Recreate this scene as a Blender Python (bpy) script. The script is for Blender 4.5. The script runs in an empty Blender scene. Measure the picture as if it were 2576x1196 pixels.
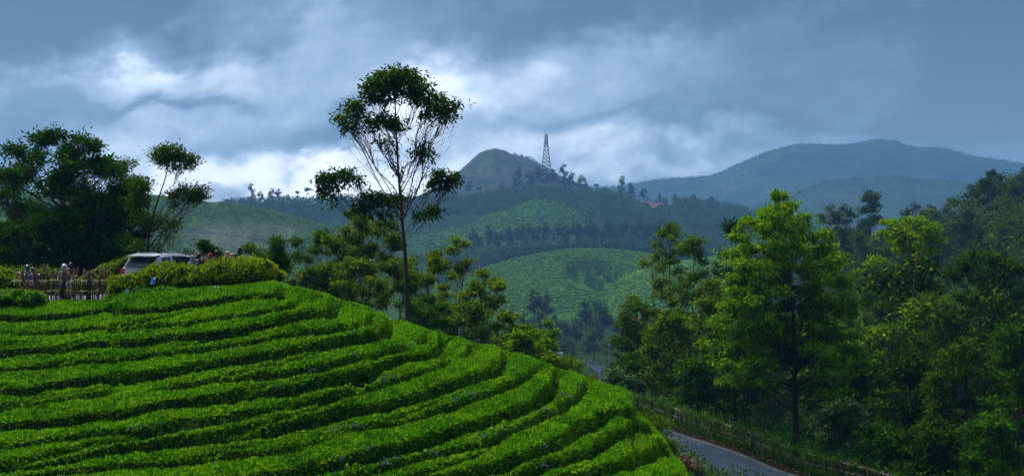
import bpy, math, random
import numpy as np
from mathutils import Vector, Matrix

# ------------------------------------------------------------------ camera, world, sun, exposure
F = 1407.0                 # focal length in pixels of a 1024 px wide frame
HZ = 250.0                 # row of the horizon
DK = 0.39752               # 2576-wide working coordinates -> 1024-wide pixels
SC = bpy.context.scene
COL = SC.collection

cam_d = bpy.data.cameras.new("camera")
cam = bpy.data.objects.new("camera", cam_d)
COL.objects.link(cam)
cam_d.sensor_width = 36.0
cam_d.lens = 36.0 * F / 1024.0
cam_d.shift_y = (HZ - 237.5) / 1024.0
cam_d.clip_start = 0.5
cam_d.clip_end = 30000
cam.location = (0, 0, 0)
cam.rotation_euler = (math.radians(90), 0, 0)
SC.camera = cam

SUN_EL, SUN_AZ = 60.0, -42.0       # degrees; azimuth measured from +Y towards +X
sun_d = bpy.data.lights.new("sun", 'SUN')
sun_d.energy = 1.5
sun_d.angle = math.radians(38)
sun_d.color = (1.0, 0.96, 0.86)
sun = bpy.data.objects.new("sun", sun_d)
COL.objects.link(sun)
_el, _az = math.radians(SUN_EL), math.radians(SUN_AZ)
_sd = Vector((math.cos(_el) * math.sin(_az), math.cos(_el) * math.cos(_az), math.sin(_el)))
sun.rotation_euler = _sd.to_track_quat('Z', 'Y').to_euler()

SC.view_settings.view_transform = 'Standard'
SC.view_settings.look = 'None'
SC.view_settings.gamma = 1.0
SC.view_settings.use_curve_mapping = False
SC.view_settings.exposure = 2.3
SKY_GAIN = 0.218                    # cloud radiance is written as seen; exposure doubles it
SC.render.engine = 'CYCLES'
SC.cycles.use_denoising = True
SC.cycles.max_bounces = 5
SC.cycles.diffuse_bounces = 2
SC.cycles.transmission_bounces = 3
SC.cycles.volume_bounces = 0
SC.cycles.transparent_max_bounces = 4
SC.cycles.use_fast_gi = False
SC.cycles.caustics_reflective = False
SC.cycles.caustics_refractive = False


class NT:
    """tiny node-tree writer"""
    def __init__(s, tree):
        s.t = tree
        s.t.nodes.clear()

    def n(s, kind, **kw):
        nd = s.t.nodes.new(kind)
        for k, v in kw.items():
            setattr(nd, k, v)
        return nd

    def l(s, a, b):
        s.t.links.new(a, b)

    def val(s, sock, v):
        if hasattr(v, 'is_linked') or isinstance(v, bpy.types.NodeSocket):
            s.l(v, sock)
        else:
            sock.default_value = v

    def m(s, op, a, b=0.0, c=0.0, clamp=False):
        nd = s.n('ShaderNodeMath', operation=op)
        nd.use_clamp = clamp
        s.val(nd.inputs[0], a)
        s.val(nd.inputs[1], b)
        if op in ('MULTIPLY_ADD', 'SMOOTH_MIN', 'SMOOTH_MAX'):
            s.val(nd.inputs[2], c)
        return nd.outputs[0]

    def mix(s, fac, a, b):
        nd = s.n('ShaderNodeMix', data_type='RGBA')
        s.val(nd.inputs[0], fac)
        s.val(nd.inputs[6], a)
        s.val(nd.inputs[7], b)
        return nd.outputs[2]

    def noise(s, vec, scale, detail=3.0, rough=0.5, dist=0.0):
        nd = s.n('ShaderNodeTexNoise')
        if vec is not None:
            s.l(vec, nd.inputs['Vector'])
        nd.inputs['Scale'].default_value = scale
        nd.inputs['Detail'].default_value = detail
        nd.inputs['Roughness'].default_value = rough
        nd.inputs['Distortion'].default_value = dist
        return nd.outputs[0]

    def ramp(s, fac, stops):
        nd = s.n('ShaderNodeValToRGB')
        cr = nd.color_ramp
        while len(cr.elements) < len(stops):
            cr.elements.new(0.5)
        for e, (p, c) in zip(cr.elements, stops):
            e.position = p
            e.color = (c[0], c[1], c[2], 1)
        s.l(fac, nd.inputs[0])
        return nd.outputs[0]


world = bpy.data.worlds.new("World")
SC.world = world
world.use_nodes = True


def build_world():
    g = NT(world.node_tree)
    tc = g.n('ShaderNodeTexCoord')
    sky = g.n('ShaderNodeTexSky', sky_type='NISHITA')
    sky.sun_disc = False
    sky.sun_elevation = _el
    sky.sun_rotation = _az
    sky.altitude = 1600
    sep = g.n('ShaderNodeSeparateXYZ')
    g.l(tc.outputs['Generated'], sep.inputs[0])
    X, Y, Z = sep.outputs
    az = g.m('ARCTAN2', X, Y)
    el = g.m('ARCSINE', Z)
    # warped coordinates so that cloud edges are ragged
    comb = g.n('ShaderNodeCombineXYZ')
    g.l(g.m('MULTIPLY', az, 1.0), comb.inputs[0])
    g.l(g.m('MULTIPLY', g.m('ADD', el, g.m('MULTIPLY', az, -0.12)), 1.5), comb.inputs[1])
    g.l(g.m('MULTIPLY', g.m('ABSOLUTE', az), 0.15), comb.inputs[2])
    v = comb.outputs[0]
    n1 = g.noise(v, 7.0, 6.0, 0.58, 0.0)
    n2 = g.noise(v, 15.0, 8.0, 0.62, 0.0)
    mp = g.n('ShaderNodeMapping')
    g.l(v, mp.inputs[0])
    mp.inputs['Location'].default_value = (3.1, 7.7, 1.3)
    n3 = g.noise(mp.outputs[0], 9.0, 5.0, 0.55, 0.3)
    azw = g.m('ADD', az, g.m('MULTIPLY', g.m('SUBTRACT', n1, 0.5), 0.26))
    elw = g.m('ADD', el, g.m('MULTIPLY', g.m('SUBTRACT', n3, 0.5), 0.13))

    base = g.m('ADD', 0.21, g.m('MULTIPLY', g.m('SUBTRACT', n1, 0.5), 0.60))
    base = g.m('ADD', base, g.m('MULTIPLY', g.m('SUBTRACT', n2, 0.5), 0.80))
    # an overcast sky is brighter overhead than at the horizon
    base = g.m('ADD', base, g.m('MULTIPLY', g.m('MAXIMUM', g.m('SUBTRACT', Z, 0.25), 0.0), 0.62))

    def blob(dx, dy, sx, sy, amp, tilt=0.0):
        """cloud bank centred where it hangs in the sky; dx,dy,sx,sy in the 2576-wide frame"""
        nonlocal base
        a0 = math.atan((dx * DK - 512) / F)
        e0 = math.atan(-(dy * DK - HZ) / F)
        wa, we = sx * DK / F, sy * DK / F
        da = g.m('SUBTRACT', azw, a0)
        de = g.m('SUBTRACT', elw, e0)
        if tilt:
            c, s_ = math.cos(tilt), math.sin(tilt)
            da, de = (g.m('ADD', g.m('MULTIPLY', da, c), g.m('MULTIPLY', de, s_)),
                      g.m('SUBTRACT', g.m('MULTIPLY', de, c), g.m('MULTIPLY', da, s_)))
        q = g.m('ADD', g.m('POWER', g.m('ABSOLUTE', g.m('MULTIPLY', da, 1 / wa)), 2.0),
                g.m('POWER', g.m('ABSOLUTE', g.m('MULTIPLY', de, 1 / we)), 2.0))
        e = g.m('EXPONENT', g.m('MULTIPLY', q, -1.0))
        base = g.m('ADD', base, g.m('MULTIPLY', e, amp))

    for b in CLOUDS:
        blob(*b)
    col = g.ramp(g.m('MULTIPLY', base, 1.0, clamp=True), [
        (0.0, (0.003, 0.014, 0.030)), (0.20, (0.050, 0.094, 0.165)), (0.40, (0.128, 0.200, 0.305)),
        (0.62, (0.340, 0.420, 0.540)), (0.82, (0.650, 0.720, 0.810)), (1.0, (0.980, 0.990, 1.0))])
    gain = g.n('ShaderNodeVectorMath', operation='SCALE')
    g.l(col, gain.inputs[0])
    # thin cloud with the hidden sun behind it is much brighter than the rest
    lift = g.m('ADD', 1.0, g.m('MULTIPLY', g.m('MAXIMUM', g.m('SUBTRACT', base, 0.65), 0.0), 1.4))
    g.l(g.m('MULTIPLY', lift, SKY_GAIN / 0.1), gain.inputs[3])
    mixed = g.mix(0.92, sky.outputs[0], gain.outputs[0])
    bg = g.n('ShaderNodeBackground')
    g.l(mixed, bg.inputs[0])
    bg.inputs[1].default_value = 0.1
    out = g.n('ShaderNodeOutputWorld')
    g.l(bg.outputs[0], out.inputs[0])


CLOUDS = [  # x, y, half-width, half-height (2576-wide frame), brightness, tilt
    (-20, 30, 420, 190, -0.85, 0.2),
    (600, 250, 620, 190, 0.50, 0.2),
    (640, 110, 330, 60, 0.22, 0.3),
    (200, 215, 260, 40, 0.22, 0.15),
    (1360, 250, 380, 100, 0.44, 0.08),
    (1040, 290, 170, 120, 0.30, 0.3),
    (560, 485, 230, 55, 0.70, 0.0),
    (930, 460, 200, 70, 0.90, 0.0),
    (845, 345, 120, 60, -0.46, 0.6),
    (400, 275, 180, 24, -0.40, 0.1),
    (640, 400, 180, 40, -0.20, 0.1),
    (300, 400, 300, 50, 0.14, 0.0),
    (1400, 430, 480, 70, 0.46, 0.0),
    (1750, 400, 380, 50, 0.26, 0.0),
    (1500, 10, 800, 90, -0.22, 0.05),
    (1280, 110, 330, 50, -0.26, 0.1),
    (1900, 325, 500, 20, -0.16, 0.0),
    (1700, 150, 300, 40, 0.06, 0.1),
    (2300, 60, 400, 160, -0.10, 0.0),
    (2640, 150, 240, 400, -0.26, 0.0),
]
build_world()

# ------------------------------------------------------------------ helpers
def vnoise(x, y, scale, seed=0):
    """smooth lattice noise in 0..1"""
    rs = np.random.RandomState(seed)
    tab = rs.rand(256, 256)
    x = np.asarray(x, float) / scale
    y = np.asarray(y, float) / scale
    xi, yi = np.floor(x).astype(int), np.floor(y).astype(int)
    xf, yf = x - xi, y - yi
    xf, yf = xf * xf * (3 - 2 * xf), yf * yf * (3 - 2 * yf)
    a = tab[xi & 255, yi & 255]
    b = tab[(xi + 1) & 255, yi & 255]
    c = tab[xi & 255, (yi + 1) & 255]
    d = tab[(xi + 1) & 255, (yi + 1) & 255]
    return (a * (1 - xf) + b * xf) * (1 - yf) + (c * (1 - xf) + d * xf) * yf


def fbm(x, y, scale, seed=0, oct=4, gain=0.5):
    s, amp, tot = 0.0, 1.0, 0.0
    for k in range(oct):
        s = s + amp * (vnoise(x, y, scale / 2 ** k, seed + k) - 0.5)
        tot += amp
        amp *= gain
    return s / tot * 2


def sstep(a, b, x):
    t = np.clip((x - a) / (b - a), 0, 1)
    return t * t * (3 - 2 * t)


def W(px, py, d):
    """point d metres ahead seen at pixel px,py of the 1024-wide frame"""
    return np.array([(px - 512) / F * d, d, -(py - HZ) / F * d])


def WD(dx, dy, d):
    return W(dx * DK, dy * DK, d)


def mesh(name, V, Q=None, T=None, mats=(), qm=None, tm=None, smooth=False):
    """mesh from vertex array, quad array and triangle array"""
    me = bpy.data.meshes.new(name)
    V = np.asarray(V, np.float32).reshape(-1, 3)
    Q = np.zeros((0, 4), np.int32) if Q is None or len(Q) == 0 else np.asarray(Q, np.int32)
    T = np.zeros((0, 3), np.int32) if T is None or len(T) == 0 else np.asarray(T, np.int32)
    me.vertices.add(len(V))
    me.vertices.foreach_set('co', V.ravel())
    nl = Q.size + T.size
    me.loops.add(nl)
    me.loops.foreach_set('vertex_index', np.concatenate([Q.ravel(), T.ravel()]))
    nf = len(Q) + len(T)
    me.polygons.add(nf)
    st = np.concatenate([np.arange(len(Q)) * 4, Q.size + np.arange(len(T)) * 3]).astype(np.int32)
    me.polygons.foreach_set('loop_start', st)
    for m_ in mats:
        me.materials.append(m_)
    if qm is not None or tm is not None:
        a = np.zeros(len(Q), np.int32) if qm is None else np.broadcast_to(np.asarray(qm, np.int32), (len(Q),))
        b = np.zeros(len(T), np.int32) if tm is None else np.broadcast_to(np.asarray(tm, np.int32), (len(T),))
        me.polygons.foreach_set('material_index', np.concatenate([a, b]))
    me.polygons.foreach_set('use_smooth', np.full(nf, bool(smooth)))
    me.update(calc_edges=True)
    return me


def obj(name, me, parent=None, loc=(0, 0, 0), rz=0.0, scale=1.0):
    o = bpy.data.objects.new(name, me)
    COL.objects.link(o)
    o.location = loc
    o.rotation_euler = (0, 0, rz)
    o.scale = (scale,) * 3 if not hasattr(scale, '__len__') else scale
    if parent is not None:
        o.parent = parent
    return o


def tag(o, label=None, cat=None, group=None, kind=None):
    if label:
        o['label'] = label
    if cat:
        o['category'] = cat
    if group:
        o['group'] = group
    if kind:
        o['kind'] = kind
    return o


def copy_tree(o, loc, rz=0.0, scale=1.0, label=None, group=None, cat=None):
    r = o.copy()
    COL.objects.link(r)
    r.location = loc
    r.rotation_euler = (0, 0, rz)
    r.scale = (scale,) * 3 if not hasattr(scale, '__len__') else scale
    for ch in o.children:
        c = ch.copy()
        COL.objects.link(c)
        c.parent = r
        for g2 in ch.children:
            d = g2.copy()
            COL.objects.link(d)
            d.parent = c
    tag(r, label, cat, group)
    return r


class MB:
    """collects shapes into one mesh"""
    def __init__(s):
        s.V, s.Q, s.T, s.n = [], [], [], 0

    def add(s, V, Q=None, T=None):
        V = np.asarray(V, float).reshape(-1, 3)
        if Q is not None and len(Q):
            s.Q.append(np.asarray(Q) + s.n)
        if T is not None and len(T):
            s.T.append(np.asarray(T) + s.n)
        s.V.append(V)
        s.n += len(V)
        return s

    def box(s, c, size, R=None):
        hx, hy, hz = np.array(size) / 2.0
        V = np.array([[x, y, z] for x in (-hx, hx) for y in (-hy, hy) for z in (-hz, hz)])
        if R is not None:
            V = V @ np.array(R).T
        return s.add(V + np.array(c), [[0, 1, 3, 2], [4, 6, 7, 5], [0, 4, 5, 1], [2, 3, 7, 6], [0, 2, 6, 4], [1, 5, 7, 3]])

    def tube(s, P, R, sides=6, cap=True):
        P = np.asarray(P, float)
        n = len(P)
        R = np.broadcast_to(np.asarray(R, float), (n,))
        T = np.gradient(P, axis=0)
        T /= np.linalg.norm(T, axis=1)[:, None] + 1e-9
        ref = np.array([0, 0, 1.0]) if abs(T[0][2]) < 0.8 else np.array([1.0, 0, 0])
        A = np.cross(T, ref)
        A /= np.linalg.norm(A, axis=1)[:, None] + 1e-9
        B = np.cross(T, A)
        ang = np.arange(sides) * 2 * np.pi / sides
        V = (P[:, None, :] + R[:, None, None] * (np.cos(ang)[None, :, None] * A[:, None, :]
                                                 + np.sin(ang)[None, :, None] * B[:, None, :])).reshape(-1, 3)
        k = np.arange(sides)
        k2 = (k + 1) % sides
        Q = np.concatenate([np.stack([i * sides + k, i * sides + k2, (i + 1) * sides + k2, (i + 1) * sides + k], 1)
                            for i in range(n - 1)])
        s.add(V, Q)
        if cap:
            b = s.n - len(V)
            s.V.append(P[[0, -1]])
            c0, c1 = s.n, s.n + 1
            s.n += 2
            s.T.append(np.stack([np.full(sides, c0), b + k2, b + k], 1))
            s.T.append(np.stack([np.full(sides, c1), b + (n - 1) * sides + k, b + (n - 1) * sides + k2], 1))
        return s

    def ball(s, c, r, nu=10, nv=6, R=None):
        r = np.broadcast_to(np.asarray(r, float), (3,))
        V = [[0, 0, -1]]
        for j in range(1, nv):
            t = -np.pi / 2 + np.pi * j / nv
            for i in range(nu):
                a = 2 * np.pi * i / nu
                V.append([math.cos(t) * math.cos(a), math.cos(t) * math.sin(a), math.sin(t)])
        V.append([0, 0, 1])
        V = np.array(V) * r
        if R is not None:
            V = V @ np.array(R).T
        T = [[0, 1 + (i + 1) % nu, 1 + i] for i in range(nu)]
        top = len(V) - 1
        b = 1 + (nv - 2) * nu
        T += [[top, b + i, b + (i + 1) % nu] for i in range(nu)]
        Q = [[1 + j * nu + i, 1 + j * nu + (i + 1) % nu, 1 + (j + 1) * nu + (i + 1) % nu, 1 + (j + 1) * nu + i]
             for j in range(nv - 2) for i in range(nu)]
        return s.add(V + np.array(c), Q, T)

    def poly(s, pts, thick=None):
        """flat convex outline (fan), optionally given a thickness vector"""
        P = np.asarray(pts, float)
        n = len(P)
        if thick is None:
            return s.add(P, None, [[0, i, i + 1] for i in range(1, n - 1)])
        V = np.concatenate([P, P + np.asarray(thick)])
        T = [[0, i + 1, i] for i in range(1, n - 1)] + [[n, n + i, n + i + 1] for i in range(1, n - 1)]
        Q = [[i, (i + 1) % n, n + (i + 1) % n, n + i] for i in range(n)]
        return s.add(V, Q, T)

    def arrays(s):
        V = np.concatenate(s.V) if s.V else np.zeros((0, 3))
        Q = np.concatenate(s.Q) if s.Q else np.zeros((0, 4), int)
        T = np.concatenate(s.T) if s.T else np.zeros((0, 3), int)
        return V, Q, T

    def me(s, name, mat, smooth=False):
        V, Q, T = s.arrays()
        return mesh(name, V, Q, T, [mat] if not isinstance(mat, (list, tuple)) else mat, smooth=smooth)


# ------------------------------------------------------------------ materials
def new_mat(name):
    m_ = bpy.data.materials.new(name)
    m_.use_nodes = True
    return m_, NT(m_.node_tree)


def plain(name, col, rough=0.6, metal=0.0, noise=0.0, nscale=4.0, spec=0.4, coat=0.0):
    m_, g = new_mat(name)
    b = g.n('ShaderNodeBsdfPrincipled')
    o = g.n('ShaderNodeOutputMaterial')
    g.l(b.outputs[0], o.inputs[0])
    c = (col[0], col[1], col[2], 1)
    if noise:
        tc = g.n('ShaderNodeTexCoord')
        f = g.noise(tc.outputs['Object'], nscale, 5.0, 0.6)
        lo = tuple(max(0, x * (1 - noise)) for x in col)
        hi = tuple(x * (1 + noise) for x in col)
        g.l(g.ramp(f, [(0.3, lo), (0.7, hi)]), b.inputs['Base Color'])
    else:
        b.inputs['Base Color'].default_value = c
    b.inputs['Roughness'].default_value = rough
    b.inputs['Metallic'].default_value = metal
    b.inputs['Specular IOR Level'].default_value = spec
    b.inputs['Coat Weight'].default_value = coat
    return m_


def leaf_mat(name, lo, mid, hi, trans=0.25, rough=0.5, spec=0.3, vary=0.12, patch=1.2):
    """leaf colours vary leaf by leaf and in patches; part of the light goes through"""
    m_, g = new_mat(name)
    geo = g.n('ShaderNodeNewGeometry')
    tc = g.n('ShaderNodeTexCoord')
    oi = g.n('ShaderNodeObjectInfo')
    n1 = g.noise(tc.outputs['Object'], patch, 2.0, 0.5)
    f = g.m('ADD', g.m('MULTIPLY', geo.outputs['Random Per Island'], 0.62), g.m('MULTIPLY', n1, 0.55))
    f = g.m('ADD', f, g.m('MULTIPLY', g.m('SUBTRACT', oi.outputs['Random'], 0.5), vary * 2))
    col = g.ramp(g.m('SUBTRACT', f, 0.08, clamp=True), [(0.12, lo), (0.5, mid), (0.92, hi)])
    if spec < 0.14:
        b = g.n('ShaderNodeBsdfDiffuse')
        g.l(col, b.inputs['Color'])
    else:
        b = g.n('ShaderNodeBsdfPrincipled')
        g.l(col, b.inputs['Base Color'])
        b.inputs['Roughness'].default_value = rough
        b.inputs['Specular IOR Level'].default_value = spec
    t = g.n('ShaderNodeBsdfTranslucent')
    g.l(col, t.inputs[0])
    mx = g.n('ShaderNodeMixShader')
    mx.inputs[0].default_value = trans
    g.l(b.outputs[0], mx.inputs[1])
    g.l(t.outputs[0], mx.inputs[2])
    o = g.n('ShaderNodeOutputMaterial')
    g.l(mx.outputs[0], o.inputs[0])
    return m_


def bark_mat(name, lo, hi, scale=6.0):
    m_, g = new_mat(name)
    tc = g.n('ShaderNodeTexCoord')
    mp = g.n('ShaderNodeMapping')
    g.l(tc.outputs['Object'], mp.inputs[0])
    mp.inputs['Scale'].default_value = (1, 1, 0.22)
    f = g.noise(mp.outputs[0], scale, 6.0, 0.65)
    b = g.n('ShaderNodeBsdfPrincipled')
    g.l(g.ramp(f, [(0.32, lo), (0.68, hi)]), b.inputs['Base Color'])
    b.inputs['Roughness'].default_value = 0.85
    bp = g.n('ShaderNodeBump')
    g.l(f, bp.inputs['Height'])
    bp.inputs['Strength'].default_value = 0.6
    bp.inputs['Distance'].default_value = 0.03
    g.l(bp.outputs[0], b.inputs['Normal'])
    o = g.n('ShaderNodeOutputMaterial')
    g.l(b.outputs[0], o.inputs[0])
    return m_


def ground_mat(name, stops, s1=0.4, s2=3.0, bump=0.05, rough=0.9, extra=None):
    m_, g = new_mat(name)
    tc = g.n('ShaderNodeTexCoord')
    n1 = g.noise(tc.outputs['Object'], s1, 6.0, 0.6, 0.3)
    n2 = g.noise(tc.outputs['Object'], s2, 5.0, 0.65)
    f = g.m('ADD', g.m('MULTIPLY', n1, 0.6), g.m('MULTIPLY', n2, 0.4))
    col = g.ramp(f, stops)
    if extra:
        col = extra(g, tc, col)
    b = g.n('ShaderNodeBsdfPrincipled')
    g.l(col, b.inputs['Base Color'])
    b.inputs['Roughness'].default_value = rough
    b.inputs['Specular IOR Level'].default_value = 0.0
    bp = g.n('ShaderNodeBump')
    g.l(n2, bp.inputs['Height'])
    bp.inputs['Strength'].default_value = 0.7
    bp.inputs['Distance'].default_value = bump
    g.l(bp.outputs[0], b.inputs['Normal'])
    o = g.n('ShaderNodeOutputMaterial')
    g.l(b.outputs[0], o.inputs[0])
    return m_


M = {}
M['tea_leaf'] = leaf_mat('tea_leaf', (0.004, 0.042, 0.002), (0.066, 0.265, 0.003), (0.330, 0.560, 0.006), 0.36, 0.45, 0.12, 0.03, 0.7)
M['tea_body'] = plain('tea_body', (0.008, 0.030, 0.003), 0.9, noise=0.5, nscale=5, spec=0.05)
M['soil'] = ground_mat('soil', [(0.3, (0.012, 0.010, 0.006)), (0.5, (0.030, 0.018, 0.010)), (0.72, (0.018, 0.035, 0.008))], 0.5, 6.0, 0.05)
M['hedge_leaf'] = leaf_mat('hedge_leaf', (0.030, 0.080, 0.000), (0.160, 0.260, 0.001), (0.420, 0.480, 0.002), 0.42, 0.5, 0.10, 0.03, 0.9)
M['bush_leaf'] = leaf_mat('bush_leaf', (0.006, 0.028, 0.001), (0.022, 0.085, 0.002), (0.085, 0.200, 0.006), 0.25, 0.5, 0.12)
M['dark_leaf'] = leaf_mat('dark_leaf', (0.004, 0.024, 0.001), (0.018, 0.078, 0.003), (0.080, 0.190, 0.006), 0.32, 0.5, 0.10)
M['euc_leaf'] = leaf_mat('euc_leaf', (0.005, 0.024, 0.001), (0.026, 0.080, 0.003), (0.130, 0.210, 0.007), 0.32, 0.5, 0.10)
M['olive_leaf'] = leaf_mat('olive_leaf', (0.010, 0.038, 0.002), (0.066, 0.150, 0.005), (0.270, 0.360, 0.012), 0.36, 0.55, 0.10)
M['bright_leaf'] = leaf_mat('bright_leaf', (0.012, 0.065, 0.001), (0.065, 0.210, 0.002), (0.300, 0.460, 0.012), 0.36, 0.5, 0.10)
M['pale_leaf'] = leaf_mat('pale_leaf', (0.016, 0.050, 0.012), (0.050, 0.115, 0.030), (0.170, 0.260, 0.100), 0.25, 0.45, 0.12)
M['forest_leaf'] = leaf_mat('forest_leaf', (0.002, 0.014, 0.001), (0.015, 0.052, 0.002), (0.100, 0.170, 0.005), 0.28, 0.6, 0.08, 0.22, 0.3)
M['far_leaf'] = leaf_mat('far_leaf', (0.010, 0.032, 0.006), (0.030, 0.070, 0.012), (0.070, 0.125, 0.022), 0.30, 0.7, 0.1, 0.15, 0.05)
M['bark_brown'] = bark_mat('bark_brown', (0.018, 0.009, 0.005), (0.070, 0.034, 0.018))
M['bark_dark'] = bark_mat('bark_dark', (0.008, 0.007, 0.006), (0.035, 0.026, 0.018))
M['bark_red'] = bark_mat('bark_red', (0.030, 0.010, 0.005), (0.120, 0.045, 0.022))
M['bark_grey'] = bark_mat('bark_grey', (0.020, 0.018, 0.014), (0.075, 0.066, 0.050))
M['stick'] = bark_mat('stick', (0.045, 0.022, 0.008), (0.300, 0.165, 0.055), 9)
M['tie'] = plain('tie_cloth', (0.55, 0.47, 0.24), 0.8, noise=0.3, nscale=30)
M['wire_tie'] = plain('wire_tie', (0.22, 0.25, 0.28), 0.6, noise=0.3, nscale=30)
M['white_paint'] = plain('white_paint', (0.56, 0.58, 0.62), 0.28, spec=0.5, coat=0.6)
M['glass'] = plain('car_glass', (0.012, 0.030, 0.036), 0.06, spec=0.5)
M['black'] = plain('black_plastic', (0.012, 0.012, 0.013), 0.5)
M['rubber'] = plain('rubber', (0.014, 0.014, 0.014), 0.85)
M['chrome'] = plain('chrome', (0.55, 0.56, 0.58), 0.22, metal=1.0)
M['red_lens'] = plain('red_lens', (0.42, 0.010, 0.012), 0.18, spec=0.6)
M['steel'] = plain('tower_steel', (0.16, 0.17, 0.19), 0.5, metal=0.3)
M['lilac'] = plain('lilac_petal', (0.14, 0.14, 0.30), 0.7, noise=0.3, nscale=20)
M['white'] = plain('matt_white', (0.40, 0.42, 0.46), 0.6)
M['line_yellow'] = plain('line_yellow', (0.100, 0.078, 0.022), 0.9, noise=0.6, nscale=5, spec=0.02)
M['red_soil'] = plain('red_soil', (0.055, 0.030, 0.024), 0.95, noise=0.6, nscale=0.12, spec=0.1)
M['dry_grass'] = leaf_mat('dry_grass', (0.060, 0.050, 0.010), (0.150, 0.110, 0.025), (0.300, 0.200, 0.060), 0.2)


def asphalt_mat():
    m_, g = new_mat('asphalt')
    tc = g.n('ShaderNodeTexCoord')
    n1 = g.noise(tc.outputs['Object'], 0.35, 6.0, 0.6, 0.6)
    n2 = g.noise(tc.outputs['Object'], 14.0, 3.0, 0.7)
    vor = g.n('ShaderNodeTexVoronoi', feature='DISTANCE_TO_EDGE')
    g.l(tc.outputs['Object'], vor.inputs['Vector'])
    vor.inputs['Scale'].default_value = 0.55
    crack = g.m('GREATER_THAN', vor.outputs['Distance'], 0.012)
    f = g.m('ADD', g.m('MULTIPLY', n1, 0.85), g.m('MULTIPLY', n2, 0.22))
    f = g.m('MULTIPLY', f, g.m('MULTIPLY_ADD', crack, 0.25, 0.75))
    b = g.n('ShaderNodeBsdfPrincipled')
    g.l(g.ramp(f, [(0.3, (0.012, 0.021, 0.036)), (0.52, (0.020, 0.032, 0.052)), (0.72, (0.036, 0.052, 0.078))]), b.inputs['Base Color'])
    b.inputs['Roughness'].default_value = 0.85
    b.inputs['Specular IOR Level'].default_value = 0.03
    bp = g.n('ShaderNodeBump')
    g.l(n2, bp.inputs['Height'])
    bp.inputs['Strength'].default_value = 0.4
    bp.inputs['Distance'].default_value = 0.01
    g.l(bp.outputs[0], b.inputs['Normal'])
    o = g.n('ShaderNodeOutputMaterial')
    g.l(b.outputs[0], o.inputs[0])
    return m_


M['asphalt'] = asphalt_mat()
M['concrete'] = ground_mat('concrete', [(0.3, (0.085, 0.09, 0.115)), (0.7, (0.13, 0.14, 0.17))], 0.5, 9.0, 0.01, 0.8)

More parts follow.
